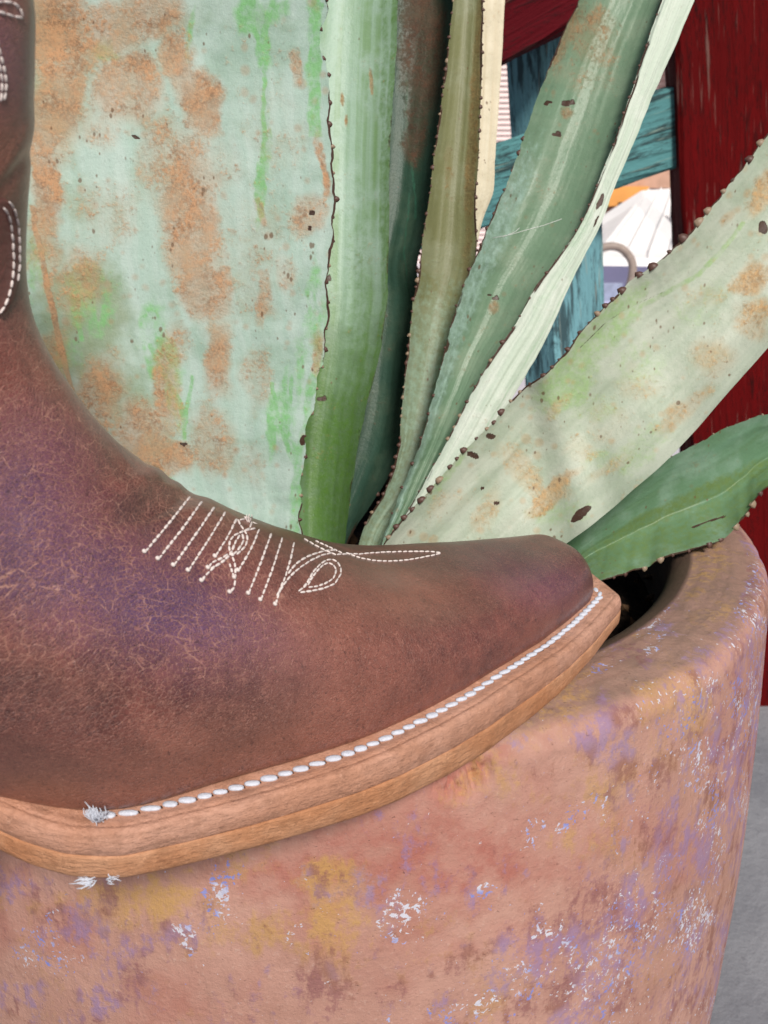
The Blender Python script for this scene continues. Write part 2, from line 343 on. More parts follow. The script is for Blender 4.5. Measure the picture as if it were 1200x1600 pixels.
def beam(name, a, b, wid, thk, mat, parent, label=None, roll=0, yaw=0):
    """board along a->b with width wid (in the frame's plane) and thickness thk (away), uneven rounded arrises"""
    a, b = np.array(a), np.array(b); L = np.linalg.norm(b - a); ex = .0035
    hw, ht = wid / 2, thk / 2
    sec = [(-hw+ex,-ht),(0,-ht),(hw-ex,-ht),(hw,-ht+ex),(hw,ht-ex),(hw-ex,ht),(-hw+ex,ht),(-hw,ht-ex),(-hw,-ht+ex)]
    n = 24; V = []
    for i in range(n):
        z = L * i / (n - 1)
        for k, (u, w) in enumerate(sec):
            j = .0012 * math.sin(z * 31 + k * 2.1) + .0008 * math.sin(z * 83 + k * 5)
            V.append((u + j * (1 if abs(u) > hw * .8 else 0), w + j * .4, z))
    f = [tuple(q) for q in grid_faces(n, len(sec), True)[:, ::-1]] + [tuple(range(len(sec))), tuple((n-1)*len(sec) + i for i in range(len(sec)))[::-1]]
    o = mesh_obj(name, V, f, mat, parent, False, loc=(0, 0, 0))
    d = (b - a) / L; zax = Vector(d); yax = Vector((math.sin(yaw), math.cos(yaw), 0)); yax = (yax - zax * yax.dot(zax)).normalized(); xax = yax.cross(zax)
    mt = Matrix((xax, yax, zax)).transposed().to_4x4(); mt.translation = Vector(a) - parent_world(parent)
    o.matrix_local = mt
    if label: o['label'] = label
    fix_normals(o); return o
red = painted_wood('red_painted_wood', (.13, .001, .002), (.010, .002, .002), (.15, .07, .06), 1, .62)
red2 = painted_wood('worn_red_painted_wood', (.12, .003, .009), (.022, .006, .007), (.20, .09, .07), 1, .60)
blue = painted_wood('blue_painted_wood', (.24, .52, .60), (.035, .06, .07), (.30, .36, .34), 1, .585)
teal = painted_wood('teal_painted_wood', (.14, .38, .40), (.03, .05, .055), (.24, .34, .30), 1, .575)
wf = thing('wooden_frame', 'weathered wooden frame of red and turquoise boards behind the agave', 'wooden frame', (.35, .92, Zg))
YF = .88
def midp(px0, py0, px1, py1, y): return (at_y(px0, py0, y) + at_y(px1, py1, y)) / 2
# big red upright: left arris runs from (1056,0) to (1085,690)
lt = at_y(1054, -60, YF); lb = at_y(1092, 1000, YF); dd = (lb - lt); dd = dd / dd[2]
top = lt + dd * (.75 - lt[2]); bot = lt + dd * (Zg - .0 - lt[2]); off3 = np.array([.085, .02, 0])
beam('post', bot + off3, top + off3, .17, .04, red, wf, 'broad dark red upright board')
def bar(name, e0, e1, w_px, y, thk, mat, ext0, ext1, label):
    """board whose TOP edge goes through e0,e1 and whose height at e1 is w_px"""
    a, b = at_y(*e0, y), at_y(*e1, y); c_ = at_y(e1[0], e1[1] + w_px, y); w = (b[2] - c_[2]) * math.cos(math.atan2(b[2]-a[2], b[0]-a[0]))
    d = (b - a) / np.linalg.norm(b - a); n_ = np.array([d[2], 0, -d[0]]); n_ = n_ if n_[2] < 0 else -n_
    a2 = a - d * ext0 + n_ * w / 2 + np.array([0, thk/2, 0]); b2 = b + d * ext1 + n_ * w / 2 + np.array([0, thk/2, 0])
    return beam(name, a2, b2, w, thk, mat, wf, label)
bar('crossbar', (775, 222), (1057, 130), 137, YF + .012, .03, teal, .35, .0, 'chipped turquoise crossbar')
bar('brace', (785, -40), (895, -103), 148, YF - .02, .03, red2, .35, .14, 'dark red sloping brace at the top')
p0 = at_y(803, 90, .93); p1 = at_y(832, 600, .93); dd = (p1 - p0); dd /= -dd[2]
ww = .078
beam('picket', p1 + dd * (p1[2] - Zg) * 1 + np.array([ww/2, .02, 0]), p0 - dd * .35 + np.array([ww/2, .02, 0]), ww, .05, blue, wf, 'pale blue upright board', yaw=R(-38))

# ================================================================== far background
sid = M('pink_white_siding', .7, .2); v = sid.coord(); sid.color(sid.mix(sid.noise(v, 3), (.70, .58, .58), (.80, .69, .68)))
YH = 7.0
bld = thing('clapboard_house', 'pale pink clapboard house far behind the agave', 'house', (1.0, YH, Zg))
shp = []
z0 = Zg
ph = .036
for k in range(85):
    z = z0 + k * ph; x0, x1 = -2.0, 2.05
    shp.append((np.array([(x0,YH,z),(x1,YH,z),(x1,YH+.02,z+ph),(x0,YH+.02,z+ph),(x0,YH+.02,z),(x1,YH+.02,z)]), [(0,1,2,3),(1,0,4,5)]))
joined('clapboard_wall', shp, sid.m, bld, False)['kind'] = 'stuff'
def boxv(x0,x1,y0,y1,z0,z1):
    v = [(x0,y0,z0),(x1,y0,z0),(x1,y1,z0),(x0,y1,z0),(x0,y0,z1),(x1,y0,z1),(x1,y1,z1),(x0,y1,z1)]
    return np.array(v, float), [(0,3,2,1),(4,5,6,7),(0,1,5,4),(1,2,6,5),(2,3,7,6),(3,0,4,7)]
rm = simple('roof_felt', (.22, .17, .15), .9, .1)
joined('roof', [(np.array([(-2.3,YH-.3,2.6),(2.2,YH-.3,2.6),(2.2,YH+2.5,3.9),(-2.3,YH+2.5,3.9),(-2.3,YH+4,2.6),(2.2,YH+4,2.6)]), [(0,1,2,3),(3,2,5,4),(0,3,4),(1,5,2)])], rm, bld, False)
joined('end_wall', [boxv(-1.98,2.03,YH+.03,YH+3.6,Zg,2.62)], sid.m, bld, False)
# peach building to the right
pe = simple('peach_stucco', (.72, .46, .34), .8, .1, .06, 5)
pb = thing('stucco_building', 'peach stucco building with an orange fascia behind the posts', 'building', (2.6, 6.2, Zg))
joined('wall', [boxv(2.08, 6.5, 6.2, 9, Zg, 4)], pe, pb, False)
a = at_y(935, 276, 5.0); b = at_y(1066, 262, 5.0)
joined('eave', [boxv(a[0], b[0] + 1.2, 5.0, 6.2, at_y(1000, 294, 5.)[2], at_y(1000, 262, 5.)[2])], simple('eave_board', (.55, .34, .25), .8, .1, .2, 9), pb, False)
zt, zb = at_y(980, 291, 4.95)[2], at_y(980, 322, 4.95)[2]
joined('fascia', [boxv(at_y(950,300,4.95)[0], at_y(1012,300,4.95)[0], 4.93, 4.99, zb, zt)], simple('orange_paint', (.80, .36, .10), .6, .2, .1, 8), pb, False)
joined('sign_panel', [boxv(at_y(925,300,4.95)[0], at_y(950,300,4.95)[0], 4.92, 4.99, zb, zt)], simple('green_paint', (.25, .60, .28), .6, .2, .1, 8), pb, False)
joined('beam', [boxv(at_y(920,300,4.95)[0], at_y(1012,300,4.95)[0], 4.98, 5.2, at_y(980,345,4.95)[2], zb - .002)], simple('tan_beam', (.62, .34, .22), .8, .1, .1, 8), pb, False)
joined('bracket', [boxv(at_y(966,300,4.95)[0], at_y(970,300,4.95)[0], 4.90, 4.97, at_y(980,335,4.95)[2], zb + .02)], simple('dark_iron', (.03, .03, .035), .5, .4), pb, False)
# white sheet roof of a low shed, with ribs
shd = thing('white_shed', 'low shed with a bright white ribbed metal roof', 'shed', (1.2, 4.2, Zg))
ya, yb = 3.5, 4.6
A = at_y(918, 402, ya); B_ = at_y(1100, 405, ya); C_ = at_y(1100, 290, yb); D_ = at_y(1002, 298, yb); E_ = at_y(918, 352, yb - .05)
wm = simple('white_sheet_metal', (.93, .93, .93), .5, .3, .03, 5)
quad = np.array([A, B_, C_, D_, E_]); th_ = np.array([0, 0, -.03])
joined('roof', [(np.concatenate([quad, quad + th_]), [(0,1,2,3,4),(9,8,7,6,5),(0,5,6,1),(1,6,7,2),(2,7,8,3),(3,8,9,4),(4,9,5,0)])], wm, shd, False)
for k in range(5):
    f_ = (k + .6) / 5; a_ = A + (B_ - A) * f_; b_ = D_ + (C_ - D_) * f_; up = np.array([0, 0, .006])
    vv, ff = tube([a_ + up, b_ + up], .003, 5); joined('rib', [(vv, ff)], wm, shd, False)
vv, ff = tube([at_y(1050, 320, 4.1), at_y(1049, 340, 4.05), at_y(1062, 357, 3.9)], .006, 6)
joined('cable', [(vv, ff)], simple('dark_cable', (.05, .06, .09), .6, .2), shd)
lav = simple('lavender_wall_paint', (.42, .42, .62), .7, .2, .08, 6)
joined('wall', [boxv(A[0] + .05, B_[0] + .4, ya + .12, yb + .3, Zg, A[2] - .035)], lav, shd, False)
# chair with arched tubular back
chm = simple('taupe_chair_metal', (.30, .24, .21), .5, .4); seatm = simple('blue_grey_seat', (.30, .34, .48), .6, .3)
YC = 2.6
L0 = at_y(926, 470, YC); L1 = at_y(927, 400, YC); T0 = at_y(940, 388, YC); T1 = at_y(970, 388, YC); R1 = at_y(984, 402, YC); R0 = at_y(976, 480, YC)
ch = thing('metal_chair', 'metal garden chair with arched tubular back seen between the blue board and the leaf', 'chair', (float((L0+R0)[0]/2), YC, Zg))
arc = interp_rows([np.r_[p, 0] for p in (L0, L1, T0, T1, R1, R0)], 40)[:, :3]
vv, ff = tube(arc, .0115, 10); joined('back_frame', [(vv, ff)], chm, ch)
xL, xR, zs = L0[0], R0[0], at_y(960, 490, YC)[2]
joined('backrest', [boxv(xL + .012, xR - .012, YC - .004, YC + .004, at_y(950, 442, YC)[2] - .05, at_y(950, 442, YC)[2])], seatm, ch, False)
joined('seat', [boxv(xL - .02, xR + .02, YC - .20, YC + .02, zs - .02, zs)], seatm, ch, False)
for xx in (xL, xR):
    for yy in (YC - .19, YC + .005):
        vv, ff = tube([(xx, yy, Zg), (xx, yy, zs - .02)], .008, 8); joined('leg', [(vv, ff)], chm, ch)

# ================================================================== agave
def leaf_mat(name, ca, cb, cc, rust=(.40,.19,.08), green=(.16,.36,.10), streak=(420, 7), spk=.0, rough=.5, streak_amt=1., olive=(.20,.26,.10)):
    m = M(name, rough, .35, .82); uvs = m.coord((streak[0], streak[1], 1), 'luv'); st = m.noise(uvs, 1, 5, .6, .2)
    uvw = m.coord((90, 3.2, 1), 'luv'); st2 = m.noise(uvw, 1, 4, .6, .3)
    v = m.coord(); mot = m.noise(v, 55, 5, .6); fn = m.noise(v, 900, 4, .7); md = m.noise(v, 260, 5, .7)
    c = m.mix(m.math('MULTIPLY', m.ramp(m.math('ADD', m.math('MULTIPLY', st, .5), m.math('MULTIPLY', st2, .5)), .36, .64), streak_amt), ca, cb)
    c = m.mix(m.ramp(mot, .42, .68, 0, .75), c, cc)
    mk = m.attr('mask'); al_ = m.n('ShaderNodeAttribute', attribute_name='mask').outputs['Alpha']
    c = m.mix(m.math('MULTIPLY', m.ramp(m.math('ADD', al_, m.math('MULTIPLY', m.math('SUBTRACT', mot, .5), 1.2)), .15, 1.0), .75), c, tuple(q for q in olive))
    g = m.ramp(m.math('ADD', mk[1], m.math('MULTIPLY', m.math('SUBTRACT', md, .5), 1.3)), .2, .95); c = m.mix(m.math('MULTIPLY', g, m.ramp(m.noise(v, 330, 4, .65), .35, .6, .45, .85)), c, m.mix(md, tuple(x * .75 for x in green), tuple(min(1, x * 1.35) for x in green)))
    rn = m.math('ADD', m.math('MULTIPLY', m.noise(v, 620, 3, .6), .45), m.math('ADD', m.math('MULTIPLY', md, .55), m.math('MULTIPLY', mot, .5)))
    rf = m.ramp(m.math('ADD', mk[0], m.math('MULTIPLY', m.math('SUBTRACT', rn, .75), 3.6)), .32, 1.15)
    rsoft = m.ramp(m.math('ADD', mk[0], m.math('MULTIPLY', m.math('SUBTRACT', mot, .5), .9)), .1, 1.0); c = m.mix(m.math('MULTIPLY', rsoft, .55), c, tuple(min(1, x * 1.15) for x in rust))
    c = m.mix(m.math('MULTIPLY', rf, m.ramp(m.noise(v, 75, 4, .65), .35, .62, .25, .85)), c, m.mix(m.ramp(m.math('ADD', m.math('MULTIPLY', fn, .5), m.math('MULTIPLY', m.noise(v, 110, 4, .65), .5)), .40, .60), tuple(x * .55 for x in rust), tuple(min(1, x * 1.35) for x in rust)))
    dots = m.vor(v, 150); dg = m.noise(v, 40, 3, .6); df = m.ramp(m.math('ADD', dots, m.math('MULTIPLY', m.math('SUBTRACT', dg, .5), -1.2)), .20 + spk * 2, -.05 + spk * 2); c = m.mix(m.math('MULTIPLY', df, .35), c, rust)
    # specks: small scars
    sp = m.vor(m.coord((1, 1, .6)), 330); gate = m.noise(v, 90, 3, .6)
    sf = m.ramp(m.math('ADD', sp, m.math('MULTIPLY', m.math('SUBTRACT', gate, .5), 1.4)), .05 + spk, -.10 + spk)
    c = m.mix(m.math('MULTIPLY', sf, .75), c, (.16, .085, .04))
    bf = m.ramp(m.math('ADD', mk[2], m.math('MULTIPLY', m.math('SUBTRACT', md, .5), .5)), .45, .62)
    c = m.mix(bf, c, m.mix(md, (.035, .018, .015), (.11, .055, .035)))
    c = m.mix(m.ramp(m.math('ABSOLUTE', m.math('SUBTRACT', m.noise(v, 210, 4, .6, .4), .5)), .008, .0, 0, .35), c, tuple(x * .55 for x in cc))
    m.color(c); m.bump(fn, .0002, .5); m.bump(md, .0005, .6); m.bump(st, .0004, .5); m.bump(bf, -.001 if False else .001, .5); m.bump(rf, .0002, .5)
    rr = m.ramp(m.math('SUBTRACT', 1., rf), 0, 1, .75, rough); m.link(rr, m.b.inputs['Roughness'])
    return m.m
AG = thing('agave_plant', 'big scarred grey-green agave growing in the terracotta planter', 'agave plant', (-.02, .41, -.045))
tooth_mat = simple('dark_spine', (.09, .045, .035), .5, .4, .5, 900)
tooth_mat2 = simple('pale_spine', (.26, .19, .13), .5, .4, .5, 900)
def tooth_mesh(name, mat, lean):
    n = 7; V = []; rings = [(0, 1.0, 0), (.45, 1.02, .03), (.9, .66, .12 * lean), (1.12, .22, .34 * lean)]
    for z, r, sx in rings:
        for k in range(n):
            a = 2 * math.pi * k / n; V.append((r * .85 * math.cos(a) + sx, r * .6 * math.sin(a), z))
    V.append((.42 * lean, 0, 1.24)); f = [tuple(q) for q in grid_faces(4, n, True)] + [(3*n + k, 3*n + (k+1) % n, 4*n) for k in range(n)]
    me = bpy.data.meshes.new(name); me.from_pydata(V, [], f); me.materials.append(mat)
    for p in me.polygons: p.use_smooth = True
    return me
TM = [tooth_mesh('tooth', tooth_mat, 1), tooth_mesh('tooth', tooth_mat, .3), tooth_mesh('tooth', tooth_mat2, .7)]
leaf_count = 0
def leaf(rows, mat, label=None, bulge=.01, thick=.006, nu=60, nv=220, teeth=(), maskf=None, wob=(0, 0), edge=(.25, .25), seed=1, ripple=.0008, fold=None):
    """rows: (Lx, Ly, Rx, Ry, tL, tR) from the tip to the base"""
    A = interp_rows(rows, nv); v_ = np.linspace(0, 1, nv)
    L = at_t(A[:, 0], A[:, 1], A[:, 4]); Rr_ = at_t(A[:, 2], A[:, 3], A[:, 5])
    u = np.linspace(0, 1, nu); u = .5 - .5 * np.cos(u * math.pi) * (.85 + .15 * np.abs(np.cos(u * math.pi)))
    u = (u - u[0]) / (u[-1] - u[0])
    arc = np.r_[0, np.cumsum(np.linalg.norm(np.diff((L + Rr_) / 2, axis=0), axis=1))]
    wd = np.linalg.norm(Rr_ - L, axis=1)
    # margin waviness between spines
    lat = (Rr_ - L) / (wd[:, None] + 1e-9)
    sd = np.full(nv, seed * 3.1)
    L = L + lat * (wob[0] * (fbm(np.stack([arc * 160, sd, sd], -1), 3) - .5))[:, None]
    Rr_ = Rr_ + lat * (wob[1] * (fbm(np.stack([arc * 160, sd + 9, sd], -1), 3) - .5))[:, None]
    P0 = L[:, None] * (1 - u)[None, :, None] + Rr_[:, None] * u[None, :, None]
    away = P0 - CAM; away /= np.linalg.norm(away, axis=-1)[..., None]
    U = np.broadcast_to(u[None], (nv, nu)); ARC = np.broadcast_to(arc[:, None], (nv, nu)); WD = np.broadcast_to(wd[:, None], (nv, nu))
    prof_ = 4 * U * (1 - U)
    dep = bulge * prof_ * np.minimum(1, WD / .03)
    if fold: dep = dep + fold[1] * np.maximum(0, 1 - np.abs(U - fold[0]) / np.where(U < fold[0], fold[0], 1 - fold[0]))
    dep = dep + ripple * (fbm(np.stack([U * 9, ARC * 12, np.full_like(U, seed)], -1), 3) - .5) * 2
    front = P0 + away * dep[..., None]
    tk = (thick * np.minimum(1, WD / .03) * (1 - np.abs(2 * U - 1) ** 2.5) + .0011)
    back = front + away * tk[..., None]
    PPx = project(front); X_, Y_ = PPx[..., 0], PPx[..., 1]
    mask = np.zeros((nv, nu, 4))
    if maskf: maskf(X_, Y_, U, ARC, mask)
    dl, dr = U * WD, (1 - U) * WD      # metres from each margin
    nz = n2(ARC, U * .2, 120, seed); em = .35 + .65 * sstep(.38, .58, n2(ARC, U * .1, 55, seed + 3))
    for dd_, e in ((dl, edge[0]), (dr, edge[1])):
        mask[..., 2] = np.maximum(mask[..., 2], (1 - sstep(.0003, .0016, dd_ + (nz - .5) * .0022)) * e * 2.4 * em)
    nF = nv * nu; V = np.concatenate([front.reshape(-1, 3), back.reshape(-1, 3)])
    f = grid_faces(nv, nu); fb = f[:, ::-1] + nF
    i = np.arange(nv - 1); sL = np.stack([i*nu, (i+1)*nu, (i+1)*nu+nF, i*nu+nF], -1); sR = np.stack([i*nu+nu-1, i*nu+nu-1+nF, (i+1)*nu+nu-1+nF, (i+1)*nu+nu-1], -1)
    j = np.arange(nu - 1); tT = np.stack([j, j+nF, j+1+nF, j+1], -1)
    faces = np.concatenate([f, fb, sL[:, ::-1], sR[:, ::-1], tT])
    uv = np.stack([((U - .5) * WD), ARC], -1).reshape(-1, 2); mk = mask.reshape(-1, 4)
    o = mesh_obj('leaf', V, faces, mat, AG, True, cols={'mask': np.concatenate([mk, mk])}, uv=np.concatenate([uv + seed * 3.7, uv + seed * 3.7 + 1]))
    if label: o['label'] = label
    base = np.array(parent_world(AG)); rnd = random.Random(seed)
    for (side, y0, y1, spacing, size, kinds, outw) in teeth:
        E_ = L if side == 'L' else Rr_; yp = A[:, 1] if side == 'L' else A[:, 3]; xp = A[:, 0] if side == 'L' else A[:, 2]
        ok = np.where((yp >= y0) & (yp <= y1))[0]
        if len(ok) < 4: continue
        E = E_[ok]; ar = np.r_[0, np.cumsum(np.linalg.norm(np.diff(E, axis=0), axis=1))]
        s = spacing * .5
        while s < ar[-1]:
            p = np.array([np.interp(s, ar, E[:, k]) for k in range(3)]); q = np.array([np.interp(min(s + .002, ar[-1]), ar, E[:, k]) for k in range(3)])
            q0 = np.array([np.interp(max(s - .002, 0), ar, E[:, k]) for k in range(3)])
            T = Vector(q - q0).normalized(); k_ = ok[min(len(ok) - 1, int(np.searchsorted(ar, s)))]
            O_ = Vector(lat[k_]) * (1 if side == 'R' else -1); O_ = (O_ - T * O_.dot(T)).normalized()
            aw = Vector(p - CAM).normalized(); O_ = (O_ - aw * outw).normalized()
            Yx = O_.cross(T).normalized(); T2 = Yx.cross(O_)
            sz = size * rnd.uniform(.5, 1.3)
            t_ = bpy.data.objects.new('tooth', TM[rnd.choice(kinds)]); COL.objects.link(t_); t_.parent = o
            mt = Matrix((T2 * sz * rnd.uniform(.8, 1.3), Yx * sz, O_ * sz * rnd.uniform(.8, 1.2))).transposed().to_4x4()
            mt.translation = Vector(p) + aw * .0005 - O_ * sz * .35 - Vector(base); t_.matrix_local = mt
            s += spacing * rnd.uniform(.7, 1.35)
    return o

def paint(mask, ch, X, Y, L, wob=0., sc=1/40, seed=1, soft=.5):
    wx = X + wob * (n2(X, Y, sc, seed) - .5) * 2; wy = Y + wob * (n2(X, Y, sc, seed + 50) - .5) * 2
    for b in L:
        mask[..., ch] = np.maximum(mask[..., ch], b[5] * blob(wx, wy, *b[:5], soft))
def line(mask, ch, X, Y, pts, w, amt, wob=0, seed=1):
    X = X + wob * (n2(X, Y, 1/30, seed) - .5) * 2
    for (x0, y0), (x1, y1) in zip(pts[:-1], pts[1:]):
        dx, dy = x1 - x0, y1 - y0; l2 = dx*dx + dy*dy; t = np.clip(((X - x0) * dx + (Y - y0) * dy) / l2, 0, 1)
        d = np.hypot(X - x0 - t * dx, Y - y0 - t * dy); mask[..., ch] = np.maximum(mask[..., ch], amt * (1 - sstep(w * .5, w * 1.3, d)))

def mk1(X, Y, U, A_, m):
    paint(m, 0, X, Y, [(95,90,45,170,0,1.),(70,260,32,180,0,.95),(60,20,60,60,0,1),(150,45,80,50,10,.85),(230,20,60,40,0,.9),(200,140,60,60,30,.9),(280,100,26,60,-10,.9),(310,165,36,60,-20,1),
        (150,200,40,40,0,.6),(250,240,40,60,0,.55),(300,330,52,130,-5,.95),(320,450,36,60,0,1),(345,560,28,70,0,.85),(330,690,40,60,0,.6),(485,340,28,36,0,.75),(450,420,22,30,0,.6),
        (150,620,50,70,30,.8),(220,680,50,60,20,.85),(270,590,24,90,0,.8),(120,440,40,80,10,.6),(80,560,30,60,20,.7),(270,720,40,30,0,.9),(465,110,12,26,0,.7),(400,600,26,50,0,.5),(300,280,80,100,0,.5),(410,330,10,26,0,.7),(413,465,14,50,0,.65),
        (385,730,40,40,0,.4),(180,330,70,70,0,.45),(505,260,8,60,0,.9),(503,560,8,50,0,.8),(440,200,60,80,0,.35),(380,400,80,120,0,.35)], 22, 1/45, 3)
    paint(m, 1, X, Y, [(400,20,34,34,0,1.),(415,80,13,34,0,1),(410,290,9,60,3,1),(416,200,8,40,0,.5),(492,90,12,110,0,1.),(488,190,8,26,0,.9),(460,10,40,18,0,.6),(296,50,6,46,5,.85),(160,80,24,22,0,.55),(170,88,20,9,0,.9),
        (130,480,24,46,-10,.8),(165,480,18,50,10,.75),(140,440,50,40,0,.6),(250,560,30,50,-20,.9),(265,610,12,70,-18,.9),(240,520,26,60,0,.6),(505,640,10,120,5,.8),(480,780,16,80,5,.9),(440,640,20,40,0,.8),(428,660,9,60,8,.9),(455,690,9,44,-14,.9),
        (450,610,12,50,10,.7),(405,650,30,12,0,.3),(490,480,14,80,0,.7),(470,600,20,80,0,.55),(470,840,24,60,0,.8),(255,745,30,10,30,.6),(60,420,20,60,0,.5),(110,560,30,50,0,.5)], 9, 1/25, 7)
    m[..., 1] *= .45 + .75 * sstep(.3, .65, n2(X, Y * .22, 1/13, 5))
    line(m, 0, X, Y, [(50, 325), (70, 430), (90, 520), (112, 610)], 5, 1.3, 4)
    paint(m, 3, X, Y, [(130,490,80,90,0,.9),(80,580,60,110,20,.8),(180,600,70,90,20,.55),(60,390,50,80,0,.7),(250,650,50,90,0,.5),(120,330,60,60,0,.4),(300,20,200,40,0,.35),(90,120,60,160,0,.6)], 25, 1/45, 6)
    line(m, 1, X, Y, [(411,60),(414,150),(413,250),(409,338)], 4, .95, 7, 4); line(m, 1, X, Y, [(380,2),(398,50),(408,70)], 5, 1., 4, 5); line(m, 1, X, Y, [(425,2),(414,50),(411,90)], 6, 1., 4, 6)
    line(m, 1, X, Y, [(236,540),(252,580),(278,625),(290,660)], 5, 1., 5, 5); line(m, 1, X, Y, [(300,590),(292,630),(288,686)], 4, .9, 4, 5); line(m, 1, X, Y, [(425,600),(432,640),(442,680),(452,702)], 4, 1., 4, 5)
    line(m, 1, X, Y, [(456,590),(452,640),(448,690)], 4, .8, 4, 8); line(m, 1, X, Y, [(120,490),(124,512),(128,530)], 4, 1.1, 3, 8); line(m, 1, X, Y, [(165,480),(160,505)], 6, .9, 3, 8)
    line(m, 1, X, Y, [(500,10),(496,80),(492,150),(496,210)], 7, .85, 8, 4); line(m, 1, X, Y, [(506,470),(500,540),(486,620),(470,700),(462,780),(460,840)], 9, .7, 8, 4)
    paint(m, 2, X, Y, [(287,694,6,3.5,0,1.),(487,333,5,5,0,1),(484,356,3,3,0,1),(212,214,8,3,20,.8),(473,688,5,9,15,1),(122,533,4,3,0,.5)], 2, 1/8, 9, .3)
def scale_green(): pass
m_pale = leaf_mat('pale_scarred_agave_skin', (.43,.60,.52), (.54,.68,.62), (.33,.49,.39), (.47,.25,.125), (.20,.50,.18), (150, 10), .03, .5, 1., (.24,.30,.15))
m_striped = leaf_mat('striped_green_agave_skin', (.37,.53,.42), (.20,.34,.15), (.42,.57,.49), (.35,.2,.08), (.09,.20,.03), (260, 3), -.1, .42, 1., (.075,.165,.03))
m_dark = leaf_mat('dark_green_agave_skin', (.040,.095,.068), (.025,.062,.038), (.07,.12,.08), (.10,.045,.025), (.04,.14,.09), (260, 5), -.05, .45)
m_olive = leaf_mat('olive_agave_skin', (.22,.23,.11), (.15,.16,.07), (.26,.28,.17), (.20,.13,.045), (.28,.40,.30), (300, 4), -.02, .5, .5)
m_straw = leaf_mat('straw_agave_skin', (.72,.62,.44), (.82,.76,.60), (.66,.60,.44), (.42,.25,.13), (.5,.55,.4), (520, 5), -.04, .6)
m_mid = leaf_mat('blue_green_agave_skin', (.19,.30,.20), (.13,.23,.14), (.25,.34,.24), (.30,.17,.08), (.36,.52,.46), (200, 4), -.02, .4, .55)
m_white = leaf_mat('bleached_agave_skin', (.66,.74,.64), (.50,.62,.50), (.72,.78,.70), (.35,.25,.15), (.40,.55,.40), (420, 4), -.08, .5)
m_right = leaf_mat('pale_green_agave_skin', (.55,.60,.50), (.46,.54,.43), (.38,.47,.35), (.50,.30,.13), (.30,.46,.20), (90, 12), .04, .5)
m_low = leaf_mat('mid_green_agave_skin', (.15,.29,.18), (.12,.23,.12), (.24,.38,.28), (.22,.17,.07), (.13,.20,.055), (150, 4), -.03, .42)

leaf([(150,-900,170,-900,.30,.30),(-10,-500,430,-520,.31,.31),(-80,-200,498,-200,.325,.325),(-90,0,511,0,.335,.335),(-85,60,503,60,.34,.34),(-75,150,513,150,.345,.345),(-60,250,520,250,.35,.35),(-40,350,521,350,.355,.355),(-20,440,511,440,.36,.36),
      (20,520,512,520,.365,.365),(60,600,496,600,.37,.37),(95,690,477,690,.375,.375),(140,780,469,770,.38,.38),(190,880,473,850,.38,.38),(240,980,480,940,.38,.38),(280,1080,485,1050,.38,.38)],
     m_pale, 'broad pale leaf, blotched with rust, right behind the boot', .008, .010, 300, 520,
     [('R',-60,830,.0085,.0011,(0,1,2),0.),('R',2,22,.009,.0030,(0,),0.),('R',395,415,.009,.0028,(0,),0.)], mk1, (.004, .0035), (.2, .36), 1, .0009)
def mk2(X, Y, U, A_, m):
    m[..., 3] = np.maximum(m[..., 3], .95 * sstep(330, 640, Y + 60 * (n2(X, Y * .2, 1/14, 3) - .5)))  # lower part turned dark green, the shade there put into the colour
    paint(m, 1, X, Y, [(600,250,6,500,0,.6),(560,560,30,300,0,.45),(490,640,20,260,0,.75),(530,760,50,160,0,.8)], 6, 1/40, 2)
    m[..., 1] = np.maximum(m[..., 1], .7 * sstep(.925, .955, U)); 
    paint(m, 2, X, Y, [(513,434,7,4,0,1),(503,622,9,4,-10,1)], 2, 1/8, 4, .3)
    paint(m, 0, X, Y, [(580,128,3,20,-5,1.),(535,155,3,12,-5,1.),(541,188,3,9,0,1)], 1, 1/10, 4)
leaf([(560,-700,600,-700,.43,.43),(500,-300,640,-300,.43,.43),(462,0,622,0,.43,.43),(455,100,618,100,.43,.43),(455,200,611,200,.43,.43),(455,300,608,300,.43,.43),(450,400,607,400,.43,.43),(448,480,604,480,.43,.43),
      (440,560,592,560,.43,.43),(432,640,571,640,.43,.43),(430,740,553,740,.43,.43),(440,840,540,840,.43,.43),(455,980,530,980,.43,.43)], m_striped, 'smooth striped green leaf', .016, .008, 90, 260,
     (), mk2, (0, .0012), (.1, .22), 2, .0006)
def mk3(X, Y, U, A_, m):
    paint(m, 0, X, Y, [(660,60,36,140,0,.9),(650,200,24,70,0,.8)], 12, 1/30, 3)
    line(m, 1, X, Y, [(634,100),(636,200),(644,270),(650,310),(648,340)], 2, 1., 3)
    line(m, 1, X, Y, [(640,300),(632,400),(636,450)], 1.6, .8, 4)
leaf([(660,-700,690,-700,.465,.465),(560,-250,730,-250,.465,.465),(560,0,722,0,.465,.465),(560,120,708,120,.465,.465),(555,220,694,220,.465,.465),(550,320,680,320,.465,.465),(548,370,664,370,.465,.465),(545,420,652,420,.465,.465),(540,470,660,470,.465,.465),
      (530,560,652,560,.465,.465),(520,640,645,640,.465,.465),(510,700,630,700,.465,.465),(500,770,592,770,.465,.465),(500,840,548,840,.465,.465),(505,960,530,940,.465,.465)], m_dark, 'dark shaded leaf with a brown upper part', .020, .008, 70, 260,
     [('R',-40,800,.011,.0014,(0,1),0.)], mk3, (0, .0015), (.1, .3), 3, .0008)
def mk4(X, Y, U, A_, m):
    m[..., 1] = np.maximum(m[..., 1], .85 * sstep(300, 620, Y)); paint(m, 0, X, Y, [(740,200,9,260,3,.8),(700,260,9,40,0,.5)], 8, 1/40, 5)
